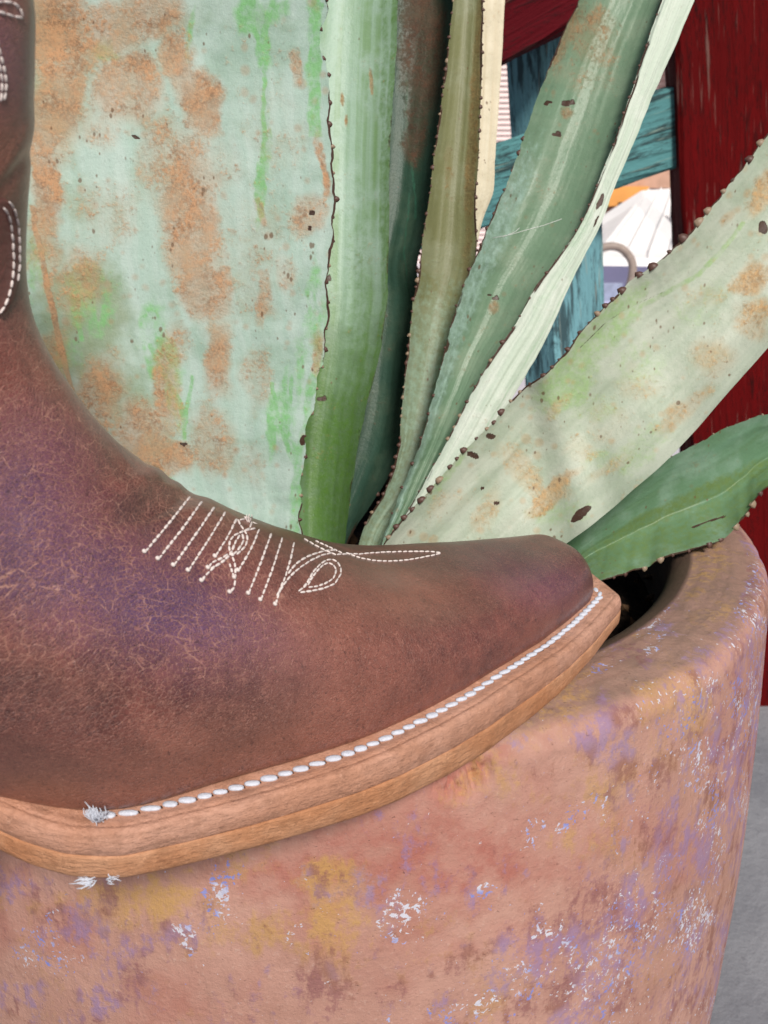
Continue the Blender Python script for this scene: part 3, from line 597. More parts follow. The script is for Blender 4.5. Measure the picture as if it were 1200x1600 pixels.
leaf([(730,-700,745,-700,.445,.445),(715,-300,765,-300,.445,.445),(708,0,755,0,.445,.445),(692,140,752,140,.445,.445),(680,230,748,240,.445,.445),(669,320,743,330,.445,.445),(661,370,745,380,.445,.445),(655,420,740,425,.445,.445),(646,470,727,475,.445,.445),(638,540,712,540,.445,.445),
      (629,620,694,625,.445,.445),(622,700,672,700,.445,.445),(600,770,646,775,.445,.445),(572,815,606,840,.445,.445),(550,900,585,930,.445,.445)], m_olive, 'narrow olive leaf in the middle', .010, .006, 60, 260,
     [('L',-40,830,.0048,.0012,(0,1,2),.2),('R',-40,700,.0052,.0010,(0,1),.2)], mk4, (.001, .001), (.35, .35), 4, .0006)
leaf([(760,-600,770,-600,.46,.46),(745,-250,800,-250,.46,.46),(735,0,789,0,.46,.46),(733,80,785,80,.46,.46),(730,160,780,160,.46,.46),(725,260,773,262,.46,.46),(720,305,770,303,.46,.46),(715,340,756,338,.46,.46),(712,385,744,388,.46,.46),(718,430,728,440,.46,.46)],
     m_straw, 'dry straw-coloured leaf edge', -.004, .004, 40, 200, (), None, (0, .001), (.1, .15), 5, .0006)
def mk6(X, Y, U, A_, m):
    m[..., 1] = np.maximum(m[..., 1], .72 * (1 - sstep(.16, .42, U + .06 * (n2(U, A_, 6, 8) - .5))) * sstep(120, 330, Y))
    paint(m, 0, X, Y, [(870,60,26,70,35,.7),(930,60,40,50,0,.6),(900,120,60,26,0,.3),(830,140,14,90,30,.5),(886,175,10,10,0,.7),(770,480,8,14,0,.8)], 10, 1/25, 5)
    paint(m, 2, X, Y, [(888,161,12,5,0,1.),(856,161,8,3,0,.9),(871,210,9,4,5,.95),(693,541,9,12,20,.9),(774,466,6,4,0,.9),(764,462,4,3,0,.8)], 2, 1/8, 4, .3)
    paint(m, 2, X, Y, [(858,80,5,40,28,.7),(838,140,4,30,25,.7)], 5, 1/10, 4, .3)
leaf([(1180,-500,1200,-500,.42,.42),(1010,-250,1130,-250,.42,.42),(906,0,1037,0,.42,.42),(874,65,1012,70,.42,.42),(850,125,988,145,.42,.42),(826,190,962,220,.42,.42),(798,270,934,292,.42,.42),(770,335,908,352,.42,.42),(748,390,872,405,.42,.42),(727,440,836,455,.42,.42),
      (707,500,812,500,.42,.42),(688,575,770,560,.42,.42),(668,655,728,635,.42,.42),(640,735,695,700,.42,.42),(612,805,650,790,.42,.42),(588,870,603,860,.42,.42),(565,950,595,950,.42,.42)], m_mid, 'wide blue-green leaf leaning right, with brown scars', .012, .008, 120, 320,
     [('L',200,840,.010,.0012,(0,1),0.),('R',-40,830,.0072,.0013,(0,0,1,2),.3)], mk6, (.003, .0012), (.32, .42), 6, .0009)
def mk7(X, Y, U, A_, m):
    paint(m, 1, X, Y, [(905,360,8,50,30,.8),(860,450,10,60,30,.5)], 8, 1/25, 5)
    paint(m, 2, X, Y, [(938,315,4,14,25,1.),(932,345,2,12,25,.8)], 3, 1/8, 4, .3)
    line(m, 1, X, Y, [(900,420),(860,500),(800,600),(740,700)], 1.6, .7, 2)
leaf([(1230,-500,1260,-500,.405,.405),(1110,-200,1160,-200,.405,.405),(1035,0,1085,0,.405,.405),(1010,70,1058,65,.405,.405),(986,145,1020,150,.405,.405),(960,220,991,222,.405,.405),(932,292,958,298,.405,.405),(906,352,937,355,.405,.405),(870,405,907,412,.405,.405),(834,455,882,465,.405,.405),
      (810,500,858,520,.405,.405),(768,560,830,572,.405,.405),(726,635,800,622,.405,.405),(693,700,765,680,.405,.405),(648,780,710,760,.405,.405),(600,860,660,830,.405,.405),(570,960,630,920,.405,.405)], m_white, 'slim bleached leaf with dark margin spines', -.003, .006, 70, 300,
     [('L',-40,480,.0075,.0011,(0,1),.3),('L',480,850,.0075,.0012,(0,2),.3)], mk7, (.0012, .0008), (.4, .1), 7, .0006)
def mk8(X, Y, U, A_, m):
    paint(m, 0, X, Y, [(1175,435,34,22,-30,.95),(1190,300,20,40,30,.7),(1140,340,20,10,-50,.7),(1100,460,40,20,0,.3),(870,760,50,12,-40,.75),(850,790,40,14,-30,.7),(820,740,18,60,-40,.5),(760,800,20,40,30,.5),(950,660,40,30,0,.35),(1000,600,40,30,0,.35),(1120,560,40,40,0,.5),
        (1070,640,60,16,-40,.55),(960,720,60,14,-40,.4),(700,790,40,20,-40,.4),(900,700,30,20,0,.4),(1180,500,30,40,0,.6),(870,640,30,10,-60,.5)], 16, 1/30, 8)
    paint(m, 1, X, Y, [(900,560,60,40,-45,.8),(880,610,50,30,-20,.85),(960,500,60,30,-45,.8),(930,640,50,26,0,.5),(990,460,40,18,-40,.7),(850,640,26,16,0,.5),(1000,700,60,30,-40,.5),(940,720,40,16,0,.5),(880,800,60,18,0,.5),(1000,570,50,40,0,.45),(1090,480,60,30,-40,.4),(700,740,60,9,-48,.6)], 14, 1/30, 9)
    line(m, 1, X, Y, [(840,605),(900,560),(960,500),(1020,470),(1090,430),(1130,390),(1160,350)], 5, .7, 5)
    line(m, 2, X, Y, [(905,545),(945,505),(975,485),(1010,468),(1040,455)], .9, .6, 1.)
    paint(m, 2, X, Y, [(1192,356,8,11,0,1.),(767,682,8,5,0,1.),(738,711,10,5,20,1.),(907,803,19,7,-38,1.05),(754,762,3,3,0,1),(776,786,4,3,0,1),(1210,530,8,12,0,1)], 3, 1/7, 4, .3)
leaf([(1700,-130,1720,-80,.34,.34),(1500,-20,1590,120,.345,.345),(1330,100,1440,270,.35,.35),(1255,160,1355,355,.355,.355),(1200,210,1290,432,.36,.36),(1150,275,1232,505,.362,.362),(1085,355,1180,566,.365,.365),(1040,400,1130,622,.367,.367),(985,440,1080,680,.37,.37),(950,475,1033,728,.37,.37),
      (915,510,992,763,.372,.372),(880,555,950,800,.375,.375),(850,585,915,828,.375,.375),(820,605,880,853,.38,.38),(760,670,830,895,.38,.38),(720,710,790,930,.38,.38),(690,745,750,960,.38,.38),(640,800,700,990,.38,.38),(600,850,650,1010,.38,.38),(560,920,610,1030,.38,.38)],
     m_right, 'broad pale leaf reaching out to the right over the pot', .012, .010, 200, 460,
     [('L',150,470,.0076,.0021,(2,1,0),.25),('L',470,860,.0055,.0017,(2,0,0),.35)], mk8, (.0016, .0002), (.3, .05), 8, .0010)
def mk9(X, Y, U, A_, m):
    paint(m, 1, X, Y, [(1060,790,160,14,-27,.9),(960,850,120,14,-27,.7),(1150,750,100,12,-27,.8),(1060,700,60,9,-25,.4)], 8, 1/40, 8)
    m[..., 1] = np.maximum(m[..., 1], .62 * sstep(.52, .62, U + .08 * (n2(U, A_, 5, 3) - .5)))
    line(m, 2, X, Y, [(1082,824),(1105,815),(1132,807)], 1.5, 1., 1)
    paint(m, 2, X, Y, [(1172,652,16,2,-15,.9)], 2, 1/8, 5, .3)
leaf([(1520,560,1530,590,.43,.43),(1370,600,1370,690,.425,.42),(1280,628,1270,735,.42,.415),(1205,645,1192,768,.415,.41),(1155,660,1160,812,.41,.405),(1125,673,1130,842,.408,.402),(1095,690,1085,857,.405,.40),(1060,708,1050,868,.403,.40),(1025,728,1000,889,.40,.40),(980,765,950,905,.40,.395),(940,800,905,919,.40,.395),
      (895,842,850,938,.40,.395),(850,870,800,955,.40,.395),(780,905,740,975,.40,.395),(700,945,680,990,.40,.395)], m_low, 'short mid-green folded leaf resting over the far rim', .004, .007, 110, 260,
     [('L',600,740,.006,.0007,(2,1),.1),('R',700,940,.0078,.0017,(0,0,2),.3)], mk9, (.0014, .0018), (.12, .5), 9, .0008, fold=(.58, .014))

# ================================================================== boot
PHI = R(33); OB = np.array([.0746, .314, 0.]); AX = np.array([math.cos(PHI), math.sin(PHI), 0]); LT = np.array([-AX[1], AX[0], 0])
def bw(s, u, z):   # boot frame (s back from the toe, u away from the camera side, z up) to world
    s, u, z = np.broadcast_arrays(np.asarray(s, float), np.asarray(u, float), np.asarray(z, float))
    return OB - AX * s[..., None] + LT * u[..., None] + np.array([0, 0, 1.]) * z[..., None]
BOOT = thing('cowboy_boot', 'brown leather cowboy boot with white stitching, its sole on the planter rim', 'cowboy boot', tuple(bw(.12, 0, 0)))
# --- sole outline: camera side measured, far side mirrored and narrowed
outline = [(-.0045,-.0165),(-.0030,-.0185),(.003,-.0213),(.0095,-.0243),(.0251,-.0318),(.0452,-.0403),(.0651,-.0470),(.088,-.0533),(.104,-.0561),(.122,-.0578),(.134,-.0575),(.145,-.0561),(.162,-.0534),(.177,-.0501),(.192,-.0462),(.2035,-.0405),(.211,-.034),(.2175,-.0262),
           (.226,-.0225),(.245,-.0265),(.268,-.031),(.288,-.030),(.301,-.020),(.305,0),(.301,.020),(.288,.032),(.262,.034),(.235,.030),(.21,.033),(.185,.043),(.16,.050),(.13,.052),(.10,.047),(.06,.036),(.03,.027),(.006,.0225),(-.004,.0195),(-.0095,.0150),(-.0112,.0095),(-.0100,.0035),(-.0075,-.0060),(-.0055,-.0130)]
ol = np.array(outline + outline[:1]); d = np.r_[0, np.cumsum(np.linalg.norm(np.diff(ol, axis=0), axis=1))]
NO = 900; x = np.linspace(0, d[-1], NO, endpoint=False)
olr = np.stack([np.interp(x, d, ol[:, 0]), np.interp(x, d, ol[:, 1])], -1)
for _ in range(4): olr = (np.roll(olr, 1, 0) + olr * 2 + np.roll(olr, -1, 0)) / 4
def rise(s):   # toe spring and the arch towards the heel
    return .0016 * np.clip((.05 - s) / .06, 0, 1) ** 2 + .036 * sstep(.19, .29, s)
tg = np.roll(olr, -1, 0) - np.roll(olr, 1, 0); tg /= np.linalg.norm(tg, axis=1)[:, None]
inw = np.stack([tg[:, 1], -tg[:, 0]], -1)
cen = np.array([.14, 0]);
if np.mean(np.sum(inw * (cen - olr), axis=1)) < 0: inw = -inw
olr = olr - inw * .0009
def thk(s): return 1.0 - .33 * sstep(.085, -.005, s) - .20 * sstep(.09, .2, s)
def loft_outline(name, prof_, mat, parent, thin=None, rough_n=0):
    rings = []
    for k, (ins, z) in enumerate(prof_):
        p = olr + inw * ins
        w = (fbm(np.stack([olr[:, 0] * 160, olr[:, 1] * 160, np.full(NO, k * .8 + len(name))], -1), 3) - .5) * rough_n
        p = p + inw * w[:, None]
        if ins > .012:
            for _ in range(26): p = (np.roll(p, 1, 0) + p + np.roll(p, -1, 0)) / 3
        rings.append(bw(p[:, 0], p[:, 1], z * thk(olr[:, 0]) + rise(olr[:, 0])))
    V = np.concatenate(rings); f = [tuple(q) for q in grid_faces(len(prof_), NO, True)]
    n = len(prof_)
    f += [tuple(range(NO)), tuple((n-1)*NO + i for i in range(NO))]
    ar = np.broadcast_to(x[None], (n, NO)); zz_ = np.array([p[1] for p in prof_])[:, None] * np.ones((1, NO))
    o = mesh_obj(name, V, f, mat, parent, True, uv=np.stack([ar, zz_], -1).reshape(-1, 2)); fix_normals(o); return o
def edge_leather(name, a, b, dk, rough=.55):
    m = M(name, rough, .35, .78); v = m.coord((190, 700, 1), 'luv'); n1 = m.noise(v, 1, 6, .7, 1.2); v2 = m.coord(); n2_ = m.noise(v2, 500, 5, .75); n3 = m.noise(v2, 45, 4, .6)
    n4 = m.noise(m.coord((60, 1500, 1), 'luv'), 1, 4, .6)
    c = m.mix(m.ramp(n3, .35, .65), a, b); n5 = m.noise(v2, 170, 5, .7); c = m.mix(m.ramp(n5, .45, .70, 0, .55), c, tuple(q * .62 for q in b)); c = m.mix(m.ramp(n1, .52, .68, 0, .4), c, dk); c = m.mix(m.ramp(n4, .56, .72, 0, .45), c, dk)
    c = m.mix(m.ramp(n2_, .55, .72, 0, .5), c, tuple(min(1, q * 1.45) for q in a))
    m.color(c); m.bump(n2_, .0006, .8); m.bump(n1, .0009, .8); m.bump(m.noise(v2, 150, 4, .6), .0012, .7); return m.m
m_welt = edge_leather('raw_welt_leather', (.72,.40,.29), (.62,.31,.20), (.38,.18,.12))
m_sole = edge_leather('tan_sole_leather', (.72,.38,.22), (.62,.28,.135), (.34,.14,.07))
sole = loft_outline('outsole', [(.018,.0002),(.010,.0001),(.0016,.0001),(.0006,.0006),(.0002,.0016),(.0,.0042),(.0,.0062),(.0,.0080),(.0002,.0085),(.0012,.00865),(.018,.0087)], m_sole, BOOT, rough_n=.0003)
WZ = .0168
welt = loft_outline('welt', [(.018,.0088),(.0012,.00885),(.0003,.0089),(.0001,.0092),(.0001,.0125),(.0005,.0148),(.0008,.0159),(.0015,.0165),(.0021,WZ),(.0026,WZ-.0001),(.0030,WZ-.0004),(.0034,WZ-.0002),(.0040,WZ),
             (.0050,WZ-.0001),(.0058,WZ-.0003),(.0072,WZ-.0004),(.0084,WZ-.0002),(.0090,WZ),(.011,WZ+.0001),(.016,WZ),(.019,WZ)], m_welt, BOOT, rough_n=.0003)
# heel block, out of frame behind the arch
hl = []
for z, g in ((.034, 0), (.02, .003), (.004, .006), (-.0005, .0065)):
    a = np.linspace(0, 2 * math.pi, 60, endpoint=False)
    hs = np.maximum(.266 + .037 * np.cos(a) * (1 if True else 0), .236); hu = .031 * np.sign(np.sin(a)) * np.abs(np.sin(a)) ** .8
    hl.append(bw(.266 + (hs - .266) * (1 - g * 12) - g, hu * (1 - g * 12), z))
hv = np.concatenate(hl); o = mesh_obj('heel', hv, [tuple(q) for q in grid_faces(4, 60, True)] + [tuple(range(60)), tuple(180 + i for i in range(60))], m_sole, BOOT); fix_normals(o)

# --- upper: closed rings that swing from the toe round the ankle up into the shaft
ins = lambda s: .0098 - .0058 * sstep(.165, .2, s) - .0008 * sstep(.03, 0, s)
i0 = np.argmin(olr[:, 0]); inner = olr + inw * ins(olr[:, 0])[:, None]
near = inner[inner[:, 1] < 0]; far = inner[inner[:, 1] >= 0]
near = near[np.argsort(near[:, 0])]; far = far[np.argsort(far[:, 0])]
sil = [(-58,-420),(-30,-300),(20,-150),(57,0),(56,60),(52,180),(46,300),(39,400),(40,450),(51,500),(80,560),(130,640),(190,700),(250,741),(300,766),(340,786),(400,814),(450,830),(520,846),(560,852),(620,852),(700,847),(790,840),(850,836),(868,838),(883,845),(893,856),(899,868),(904,890)]
sil = np.array(sil, float)
def on_plane(px, py):
    r = ray(px, py); t = (OB[:2] @ LT[:2]) / (r[..., :2] @ LT[:2]); w = CAM + r * t[..., None]
    return np.stack([-((w[..., :2] - OB[:2]) @ AX[:2]), w[..., 2]], -1)
KR = 300
dsl = np.r_[0, np.cumsum(np.linalg.norm(np.diff(sil, axis=0), axis=1))]
# denser at the toe
w_ = np.linspace(0, 1, KR); w_ = w_ + .06 * np.sin(w_ * math.pi) ; w_ = (w_ - w_[0]) / (w_[-1] - w_[0])
kk = w_ * dsl[-1]
T0s = np.stack([np.interp(kk, dsl, sil[:, 0]), np.interp(kk, dsl, sil[:, 1])], -1)
for _ in range(8): T0s[1:-1] = (T0s[:-2] + T0s[1:-1] * 2 + T0s[2:]) / 4
tang = np.gradient(T0s, axis=0); tang /= np.linalg.norm(tang, axis=1)[:, None]
nor = np.stack([tang[:, 1], -tang[:, 0]], -1)   # outwards in the picture (up and to the right)
TT = on_plane(T0s[:, 0], T0s[:, 1])
TIP = .0042
def toe_cap(TT):
    k0 = 262; s1, z1 = TT[k0]; sl = (TT[k0, 1] - TT[k0 - 12, 1]) / (TT[k0, 0] - TT[k0 - 12, 0]); n = KR - k0; q = np.linspace(0, 1, n)
    q = np.sin(q * math.pi / 2) ** .9; q[-1] = 1; sx = s1 + (TIP - s1) * q; s_c = TIP + .0125
    top = z1 + np.clip(sl, .02, .10) * (sx - s1); base = WZ * thk(sx) - .0012
    fall = np.clip((s_c - sx) / (s_c - TIP), 0, 1); g = (1 - fall ** 2.6) ** (1 / 2.6)
    TT[k0:, 0] = sx; TT[k0:, 1] = base + (top - base) * g
    return TT
# matching base points
def base_pts(TT):
    s, z = TT[:, 0], TT[:, 1]; B = np.zeros_like(TT)
    kth = np.argmax(T0s[:, 1] > 455)                    # throat ring
    kf = np.argmax(T0s[:, 0] > 420)                     # where rings become upright
    for k in range(len(TT)):
        if k >= kf: B[k] = (s[k] + .0, 0)
        elif k >= kth:
            f = (k - kth) / (kf - kth); a = .283; b = s[kf]; B[k] = (b + (a - b) * (1 - f) ** 1.15, 0)
        else:
            f = (kth - k) / kth; B[k] = (.296 + .004 * math.sin(f * 3) - .0 * f, .02 + .16 * f ** 1.0 + 0 * z[k])
    B[:, 1] += WZ * thk(B[:, 0]) - .0012 + rise(B[:, 0])
    for _ in range(10): B[1:kf, :] = (B[:kf-1] + B[1:kf] * 2 + B[2:kf+1]) / 4
    return B, kth, kf
NRr = 260
def sgnp(x, p): return np.sign(x) * np.abs(x) ** p
def build_upper(TT):
    B, kth, kf = base_pts(TT)
    k = np.arange(KR); a = np.linspace(0, 2 * math.pi, NRr, endpoint=False) - math.pi / 2   # -90 deg = bottom centre; 0 = camera side
    sB = B[:, 0]
    un = np.interp(sB, near[:, 0], near[:, 1]); uf = np.interp(sB, far[:, 0], far[:, 1])
    # shaft widths
    fs = np.clip((kth + 45 - k) / 100., 0, 1); fs = fs * fs * (3 - 2 * fs)
    shw = .043 + .009 * np.clip((TT[:, 1] - .12) / .12, 0, 1)
    un = un * (1 - fs) - shw * fs; uf = uf * (1 - fs) + shw * fs
    tip = np.clip((TT[:, 0] - TIP) / .0065, 0, 1); tipf = (1 - (1 - tip) ** 2.4) ** (1 / 2.4)
    un = un * (.66 + .34 * tipf); uf = uf * (.66 + .34 * tipf)
    vc = .25 + (.5 - .25) * fs - .08 * sstep(kth + 20, kf, k) * (1 - sstep(kf, kf + 60, k))
    nt = (2.35 + .45 * sstep(.09, .0, TT[:, 0])) * np.ones(KR); nt = nt - .40 * np.exp(-((k - (kf - 25)) / 42.) ** 2); nt = nt * (1 - fs) + 3.6 * fs
    nb = 10. * (1 - fs) + 2.4 * fs
    ca, sa = np.cos(a)[None], np.sin(a)[None]
    n_ = np.where(sa > 0, nt[:, None], nb[:, None])
    U = sgnp(ca, 2 / n_); Vv = np.where(sa > 0, vc[:, None] + (1 - vc[:, None]) * sgnp(sa, 2 / n_), vc[:, None] + vc[:, None] * sgnp(sa, 2 / n_))
    U = np.where(ca > 0, U * -un[:, None] * -1, U * -uf[:, None] * -1 * -1)
    U = np.where(ca > 0, -np.abs(U), np.abs(U))
    w1 = np.maximum(np.abs(un), .047 * sstep(.125, .15, sB) * (1 - fs)); w1 = np.convolve(np.pad(w1, 30, 'edge'), np.hanning(61) / np.hanning(61).sum(), 'valid')
    gain = 1 + (np.maximum(w1 / (np.abs(un) + 1e-6), 1) - 1)[:, None] * sstep(.0, .30, Vv)
    U = U * np.minimum(gain, 2.2)
    P2 = B[:, None, :] + Vv[..., None] * (TT - B)[:, None, :]
    return bw(P2[..., 0], U, P2[..., 1]), B, P2, U
for it in range(7):
    TT = toe_cap(TT)
    Wp, B, P2, U = build_upper(TT); pr = project(Wp).reshape(-1, 2)
    err = np.zeros(KR)
    for k in range(KR):
        dlt = pr - T0s[k]; tt_ = dlt @ tang[k]; nn = dlt @ nor[k]; ok = (np.abs(tt_) < 6) & (np.abs(nn) < 60)
        err[k] = nn[ok].max() if ok.any() else 0
    ker = np.ones(9) / 9; e0 = np.convolve(np.pad(err, 4, 'edge'), ker, 'valid'); e1 = np.convolve(np.pad(err, 15, 'edge'), np.ones(31) / 31, 'valid'); bl_ = sstep(200, 235, np.arange(KR)); err = e0 * (1 - bl_) + e1 * bl_; err[262:] = err[250:262].mean()
    if it == 0: Tpx = T0s.copy()
    Tpx = Tpx - nor * err[:, None] * .7
    TT = on_plane(Tpx[:, 0], Tpx[:, 1])
    for _ in range(10): TT[215:268] = (TT[214:267] + TT[215:268] * 2 + TT[216:269]) / 4
    for _ in range(12): TT[60:255] = (TT[59:254] + TT[60:255] * 2 + TT[61:256]) / 4
print('boot outline error px', np.abs(err).max().round(2), np.abs(err[:-12]).mean().round(2))
TT = toe_cap(TT); Wp, B, P2, U = build_upper(TT)
for _ in range(60):
    wgt = (.5 * sstep(235, 200, np.arange(KR))[1:-1, None, None]); Wp[1:-1] = Wp[1:-1] * (1 - wgt) + wgt * .5 * (Wp[:-2] + Wp[2:])
# leather surface relief
ctr = Wp.mean(axis=1, keepdims=True)
du = np.roll(Wp, -1, 1) - np.roll(Wp, 1, 1); dv = np.gradient(Wp, axis=0); NN = np.cross(dv, du); NN /= np.linalg.norm(NN, axis=-1, keepdims=True) + 1e-12
NN *= np.sign(np.sum(NN * (Wp - ctr), -1, keepdims=True) + 1e-9)
pp = project(Wp); BXp, BYp = pp[..., 0], pp[..., 1]
flex = blob(BXp, BYp, 150, 820, 330, 240, 20, .8)
rel = (fbm(Wp * 28, 3) - .5) * .0013 + (fbm(Wp * np.array([70, 70, 130]), 3) - .5) * .0009 * (.4 + flex)
rel += -.0016 * blob(BXp, BYp, 250, 790, 60, 16, -20, .7) + .0010 * blob(BXp, BYp, 215, 755, 60, 14, -28, .7)
rel += -.0004 * blob(BXp, BYp, 25, 265, 60, 8, -50, .8) + .0003 * blob(BXp, BYp, 30, 225, 60, 10, -60, .8)
fade = np.minimum(1, np.linspace(30, 0, KR))[:, None]
Wp = Wp + NN * (rel * sstep(0, .25, (P2[..., 1] - B[:, None, 1]) / .02 + .0) * fade)[..., None]
veins = np.clip(blob(BXp, BYp, 130, 760, 300, 200, 25, .8) * 1.0 + .6 * blob(BXp, BYp, 60, 560, 110, 120, 0, .8) + .45 * blob(BXp, BYp, 220, 1010, 300, 160, 10, .8), 0, 1)
dark = np.clip(.55 * blob(BXp, BYp, 60, 1130, 120, 90, 0, .8) + .5 * blob(BXp, BYp, 400, 1100, 80, 50, -30, .8) + .35 * blob(BXp, BYp, 250, 790, 90, 22, -22, .6) + .5 * blob(BXp, BYp, 800, 870, 130, 30, 0, .8) + .3 * blob(BXp, BYp, 400, 870, 200, 50, 20, .8), 0, 1)  # dark patches; the toe top's shade is painted in among them
tanm = np.clip(.6 * blob(BXp, BYp, 520, 980, 160, 80, -10, .9) + .5 * blob(BXp, BYp, 60, 1210, 90, 50, 10, .8) + .7 * blob(BXp, BYp, 330, 1180, 300, 60, -15, .8) + .35 * blob(BXp, BYp, 90, 620, 60, 90, 20, .8) + .4 * blob(BXp, BYp, 20, 270, 60, 40, -40, .8) + .35 * blob(BXp, BYp, 640, 930, 120, 40, 0, .8) + .8 * sstep(420, 200, BYp), 0, 1)  # rubbed tan patches; shaft colour also lightened to offset its shadow
sky_sheen = np.clip(.9 * blob(BXp, BYp, 130, 900, 260, 90, 22, .8) + .6 * blob(BXp, BYp, 50, 720, 90, 80, 20, .8) + .5 * blob(BXp, BYp, 830, 900, 90, 40, 20, .8) + .6 * blob(BXp, BYp, 10, 90, 60, 80, 0, .8) + .4 * blob(BXp, BYp, 300, 960, 120, 40, 15, .8), 0, 1)  # blue-violet sky sheen painted into the leather colour
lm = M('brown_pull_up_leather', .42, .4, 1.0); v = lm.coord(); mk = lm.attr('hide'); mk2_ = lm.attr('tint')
wv = lm.warp(lm.warp(v, 25, .020), 500, .0012)
mpv = lm.n('ShaderNodeMapping'); lm.link(wv, mpv.inputs[0]); mpv.inputs['Scale'].default_value = (.48, .48, 1.45)
cell = lm.vor(mpv.outputs[0], 400, 'DISTANCE_TO_EDGE'); cell2 = lm.vor(mpv.outputs[0], 900, 'DISTANCE_TO_EDGE'); pore = lm.vor(v, 1500, 'F1')
big = lm.noise(v, 30, 4, .6); mid = lm.noise(v, 130, 5, .65); fn = lm.noise(v, 800, 4, .7)
c = lm.mix(lm.ramp(lm.math('ADD', lm.math('MULTIPLY', big, .6), lm.math('MULTIPLY', mid, .5)), .42, .68), (.080, .022, .020), (.190, .056, .042))
c = lm.mix(lm.math('MULTIPLY', mk2_[0], .8), c, lm.mix(mid, (.24, .090, .058), (.33, .135, .088)))
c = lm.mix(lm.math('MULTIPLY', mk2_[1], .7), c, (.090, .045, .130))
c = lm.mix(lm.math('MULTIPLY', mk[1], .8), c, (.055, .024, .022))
gate = lm.ramp(lm.math('ADD', mk[0], lm.math('MULTIPLY', lm.math('SUBTRACT', mid, .5), 1.6)), .15, .95)
def ridge(scale, seed, w, an):
    q = lm.n('ShaderNodeMapping'); lm.link(wv, q.inputs[0]); q.inputs['Scale'].default_value = an; q.inputs['Location'].default_value = (seed, seed, seed)
    n_ = lm.noise(q.outputs[0], scale, 2, .55, .15); return lm.ramp(lm.math('ABSOLUTE', lm.math('SUBTRACT', n_, .5)), w, .0)
rg1 = ridge(190, 3, .022, (.7, .7, 2.0)); rg2 = ridge(420, 9, .035, (.7, .7, 1.7)); rg3 = ridge(900, 5, .05, (1, 1, 1))
brk = lm.ramp(lm.noise(v, 210, 3, .6), .38, .62)
def net(scale, sc3, width, seed):
    q = lm.n('ShaderNodeMapping'); lm.link(wv, q.inputs[0]); q.inputs['Scale'].default_value = sc3; q.inputs['Location'].default_value = (seed, 0, seed); q.inputs['Rotation'].default_value = (0, R(-22) * (seed % 2), R(-33))
    return lm.ramp(lm.vor(q.outputs[0], scale, 'DISTANCE_TO_EDGE'), width, .0)
big_net = net(260, (.55, .8, 1.5), .035, 2.); mid_net = net(620, (.7, .9, 1.35), .075, 1.); small_net = net(1150, (.9, 1, 1.15), .11, 3.)
brk2 = lm.ramp(lm.noise(v, 120, 3, .6), .40, .60)
c = lm.mix(lm.math('MULTIPLY', lm.math('MULTIPLY', big_net, brk), lm.math('MULTIPLY', gate, .75)), c, (.50, .27, .20))
c = lm.mix(lm.math('MULTIPLY', lm.math('MULTIPLY', mid_net, lm.math('ADD', lm.math('MULTIPLY', brk2, .7), .3)), lm.math('ADD', lm.math('MULTIPLY', gate, .50), .12)), c, (.38, .18, .135))
c = lm.mix(lm.math('MULTIPLY', small_net, lm.math('ADD', lm.math('MULTIPLY', gate, .12), .42)), c, (.36, .16, .12))
c = lm.mix(lm.ramp(fn, .58, .72, 0, .4), c, (.34, .17, .12)); c = lm.mix(lm.ramp(fn, .44, .30, 0, .6), c, (.04, .014, .013))
lm.color(c); lm.bump(mid_net, -.0003, .5); lm.bump(small_net, -.0002, .6); lm.bump(fn, .00025, .6)
lm.b.inputs['Coat Weight'].default_value = .7; lm.b.inputs['Coat Roughness'].default_value = .32; lm.b.inputs['Coat IOR'].default_value = 1.45
rg = lm.ramp(mid, .3, .7, .44, .58); lm.link(rg, lm.b.inputs['Roughness'])
UF = [tuple(q) for q in grid_faces(KR, NRr, True)] + [tuple((KR-1)*NRr + i for i in range(NRr))]
upper = mesh_obj('upper', Wp.reshape(-1, 3), UF, lm.m, BOOT, True, cols={'hide': np.stack([veins, dark], -1).reshape(-1, 2), 'tint': np.stack([tanm, sky_sheen], -1).reshape(-1, 2)})
fix_normals(upper)
